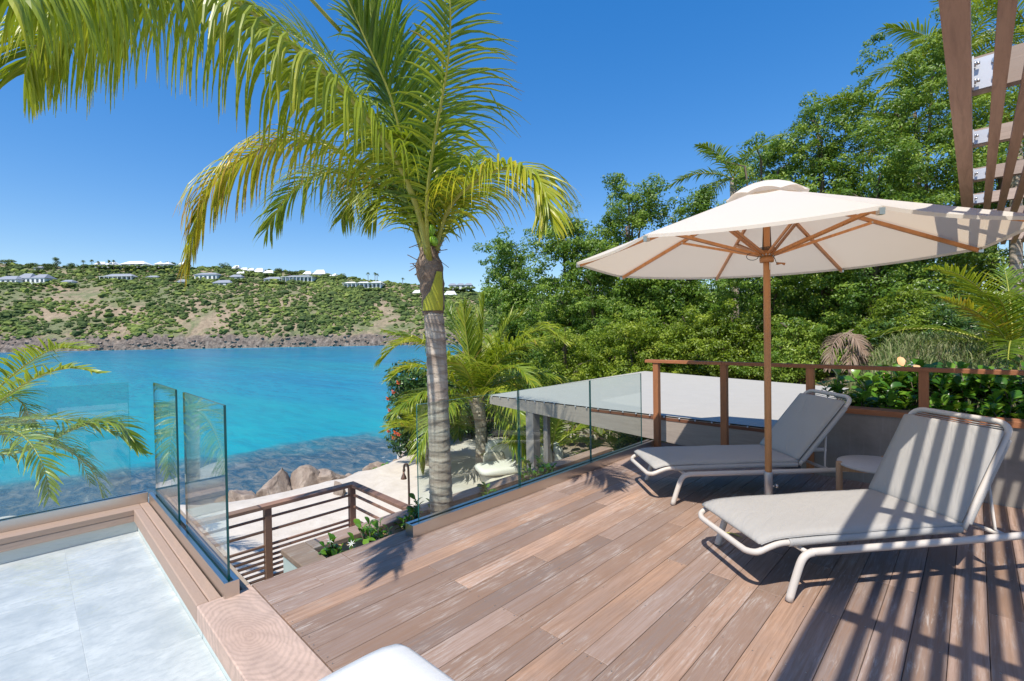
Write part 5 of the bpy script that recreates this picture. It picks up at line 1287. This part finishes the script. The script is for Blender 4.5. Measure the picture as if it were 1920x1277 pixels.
for i in range(34):
    t = i/33; l = -13+9.6*t; De = float(np.interp(l, [-25, -12, -6.8, -5.7, -4.2, -3.6], [9.5, 10.8, 11.6, 12.6, 14.5, 16]))+random.uniform(.1, 1.3)
    q = Wc(l+random.uniform(-.2, .2), De); z = float(ground(q.x, q.y)); s = random.uniform(.28, .6)
    o = boulder((q.x, q.y, z), (s, s*.9, s*.7), 200+i, rot=i); tag(o, 'grey brown rock of the sea revetment half in the water', 'rock', 'rocks of the sea revetment')
sw = onz(1100, 820, -1.4); sw = at(1085, 795, 15.); r = empty('stone_wall', tuple(sw), label='low rounded wall of fitted pale stones behind the young palm', cat='stone wall')
for row in range(4):
    for k in range(5-row//2):
        q = at(1052+k*20+(row % 2)*9+row*3, 822-row*17, 14.6+.3*abs(k-2)); o = boulder(tuple(q), (.19, .14, .16), 300+row*7+k, rot=math.atan2(RT.y, RT.x)); o.name = 'stone'; o.data.materials.clear(); o.data.materials.append(M['stone'])
        o.parent = r; o.matrix_parent_inverse = Matrix.Translation(-sw)
for i, (px, py, D, s) in enumerate([(1022, 800, 14, .3), (1006, 808, 13.6, .25), (1060, 832, 13.4, .22), (1075, 828, 13.4, .18), (1042, 838, 13.2, .2), (1095, 822, 13.6, .2), (1018, 826, 13.2, .25)]):
    q = at(px, py, D); q.z = float(ground(q.x, q.y))+s*.2; o = boulder(tuple(q), (s, s*.9, s*.7), 400+i); tag(o, ['largest garden rock, nearest the awning post', 'garden rock left of the awning post', 'garden rock below the stone wall', 'garden rock touching the foot of the stone wall', 'lowest garden rock beside the young palm', 'garden rock right of the stone wall foot', 'garden rock half hidden by the awning post'][i], 'rock', 'garden rocks under the awning')
# daybed
DS = 12.0
def soft(mb, c, h, ax, ay, n=8, pw=.35):
    """pillow-like rounded box: centre c, half sizes h, horizontal axes ax, ay"""
    import bmesh
    bm = bmesh.new(); bmesh.ops.create_cube(bm, size=2); bmesh.ops.subdivide_edges(bm, edges=bm.edges[:], cuts=5, use_grid_fill=True)
    vs = []
    for v in bm.verts:
        p = v.co; r_ = Vector((math.copysign(abs(p.x)**1, p.x), p.y, p.z)); k = 1-.10*(abs(p.x*p.y)**4+abs(p.y*p.z)**4+abs(p.x*p.z)**4)
        vs.append(c+ax*p.x*h[0]*k+ay*p.y*h[1]*k+Vector((0, 0, 1))*p.z*h[2]*k)
    fs = [tuple(v.index for v in f.verts) for f in bm.faces]; bm.free(); mb.add(vs, fs, smooth=True)
sfc = at(962, 903, DS); zs = SAND_Z; r = empty('garden_daybed', (sfc.x, sfc.y, zs), label='cream cushioned wicker daybed on the sand behind the awning post', cat='daybed')
ax = (RT*.93+FW*.36).normalized(); ay = Vector((-ax.y, ax.x, 0))
o_ = Vector((sfc.x, sfc.y, 0))
mb = MB(); soft(mb, o_+Vector((0, 0, zs+.18))+ax*.25, (1.05, .48, .17), ax, ay); mb.build('wicker_base', M['wicker'], r)
mb = MB(); soft(mb, o_+Vector((0, 0, zs+.42))-ax*.15, (.78, .44, .09), ax, ay); mb.build('seat_cushion', M['sofa'], r)
mb = MB(); soft(mb, o_+Vector((0, 0, zs+.62))+ay*.52+ax*.25, (.80, .09, .38), ax, ay); mb.build('backrest', M['sofa'], r)
mb = MB(); soft(mb, o_+Vector((0, 0, zs+.60))+ax*1.12, (.12, .46, .34), ax, ay); mb.build('armrest', M['sofa'], r)
mb = MB(); soft(mb, o_+Vector((0, 0, zs+.62))+ax*.86, (.11, .36, .24), ax, ay); mb.build('throw_pillow', M['sofa'], r)
mb = MB(); soft(mb, o_+Vector((0, 0, zs+.45))-ax*.35+ay*.46, (.28, .10, .26), ax, ay); mb.build('wicker_side', M['wicker'], r)
# shower / lamp pole
D3 = 9.6
b_ = at(766, 965, D3); r = empty('beach_shower', tuple(b_), label='slim hooked bronze pole with a hanging copper bell head beyond the planter', cat='shower')
mb = MB(); mb.tube(catmull([at(767, 1000, D3), at(767, 930, D3), at(766, 890, D3), at(765, 875, D3), at(762, 870, D3), at(758, 873, D3), at(757.5, 882, D3)], 5), .022, 8); mb.build('pole', M['black'], r)
c = at(757, 893, D3); mb = MB(); mb.lathe([(.018, .11), (.022, .05), (.045, .0), (.062, -.05), (.060, -.055), (.01, -.05)], tuple(c), 16); mb.build('bell_head', M['copper'], r)
c = at(757.5, 882, D3); mb = MB(); mb.lathe([(.028, .02), (.028, -.02)], tuple(c), 12); mb.build('collar', M['black'], r)
c = onz(715, 893, -2.25); c = at(717, 893, 14.0); leafy((c.x, c.y, c.z-.12), .26, .45, 9, 9, .20, 'clump of green bromeliad with orange blooms among the rocks', flowers=4, fm=FO, seed=77, name='bromeliad', group=None)
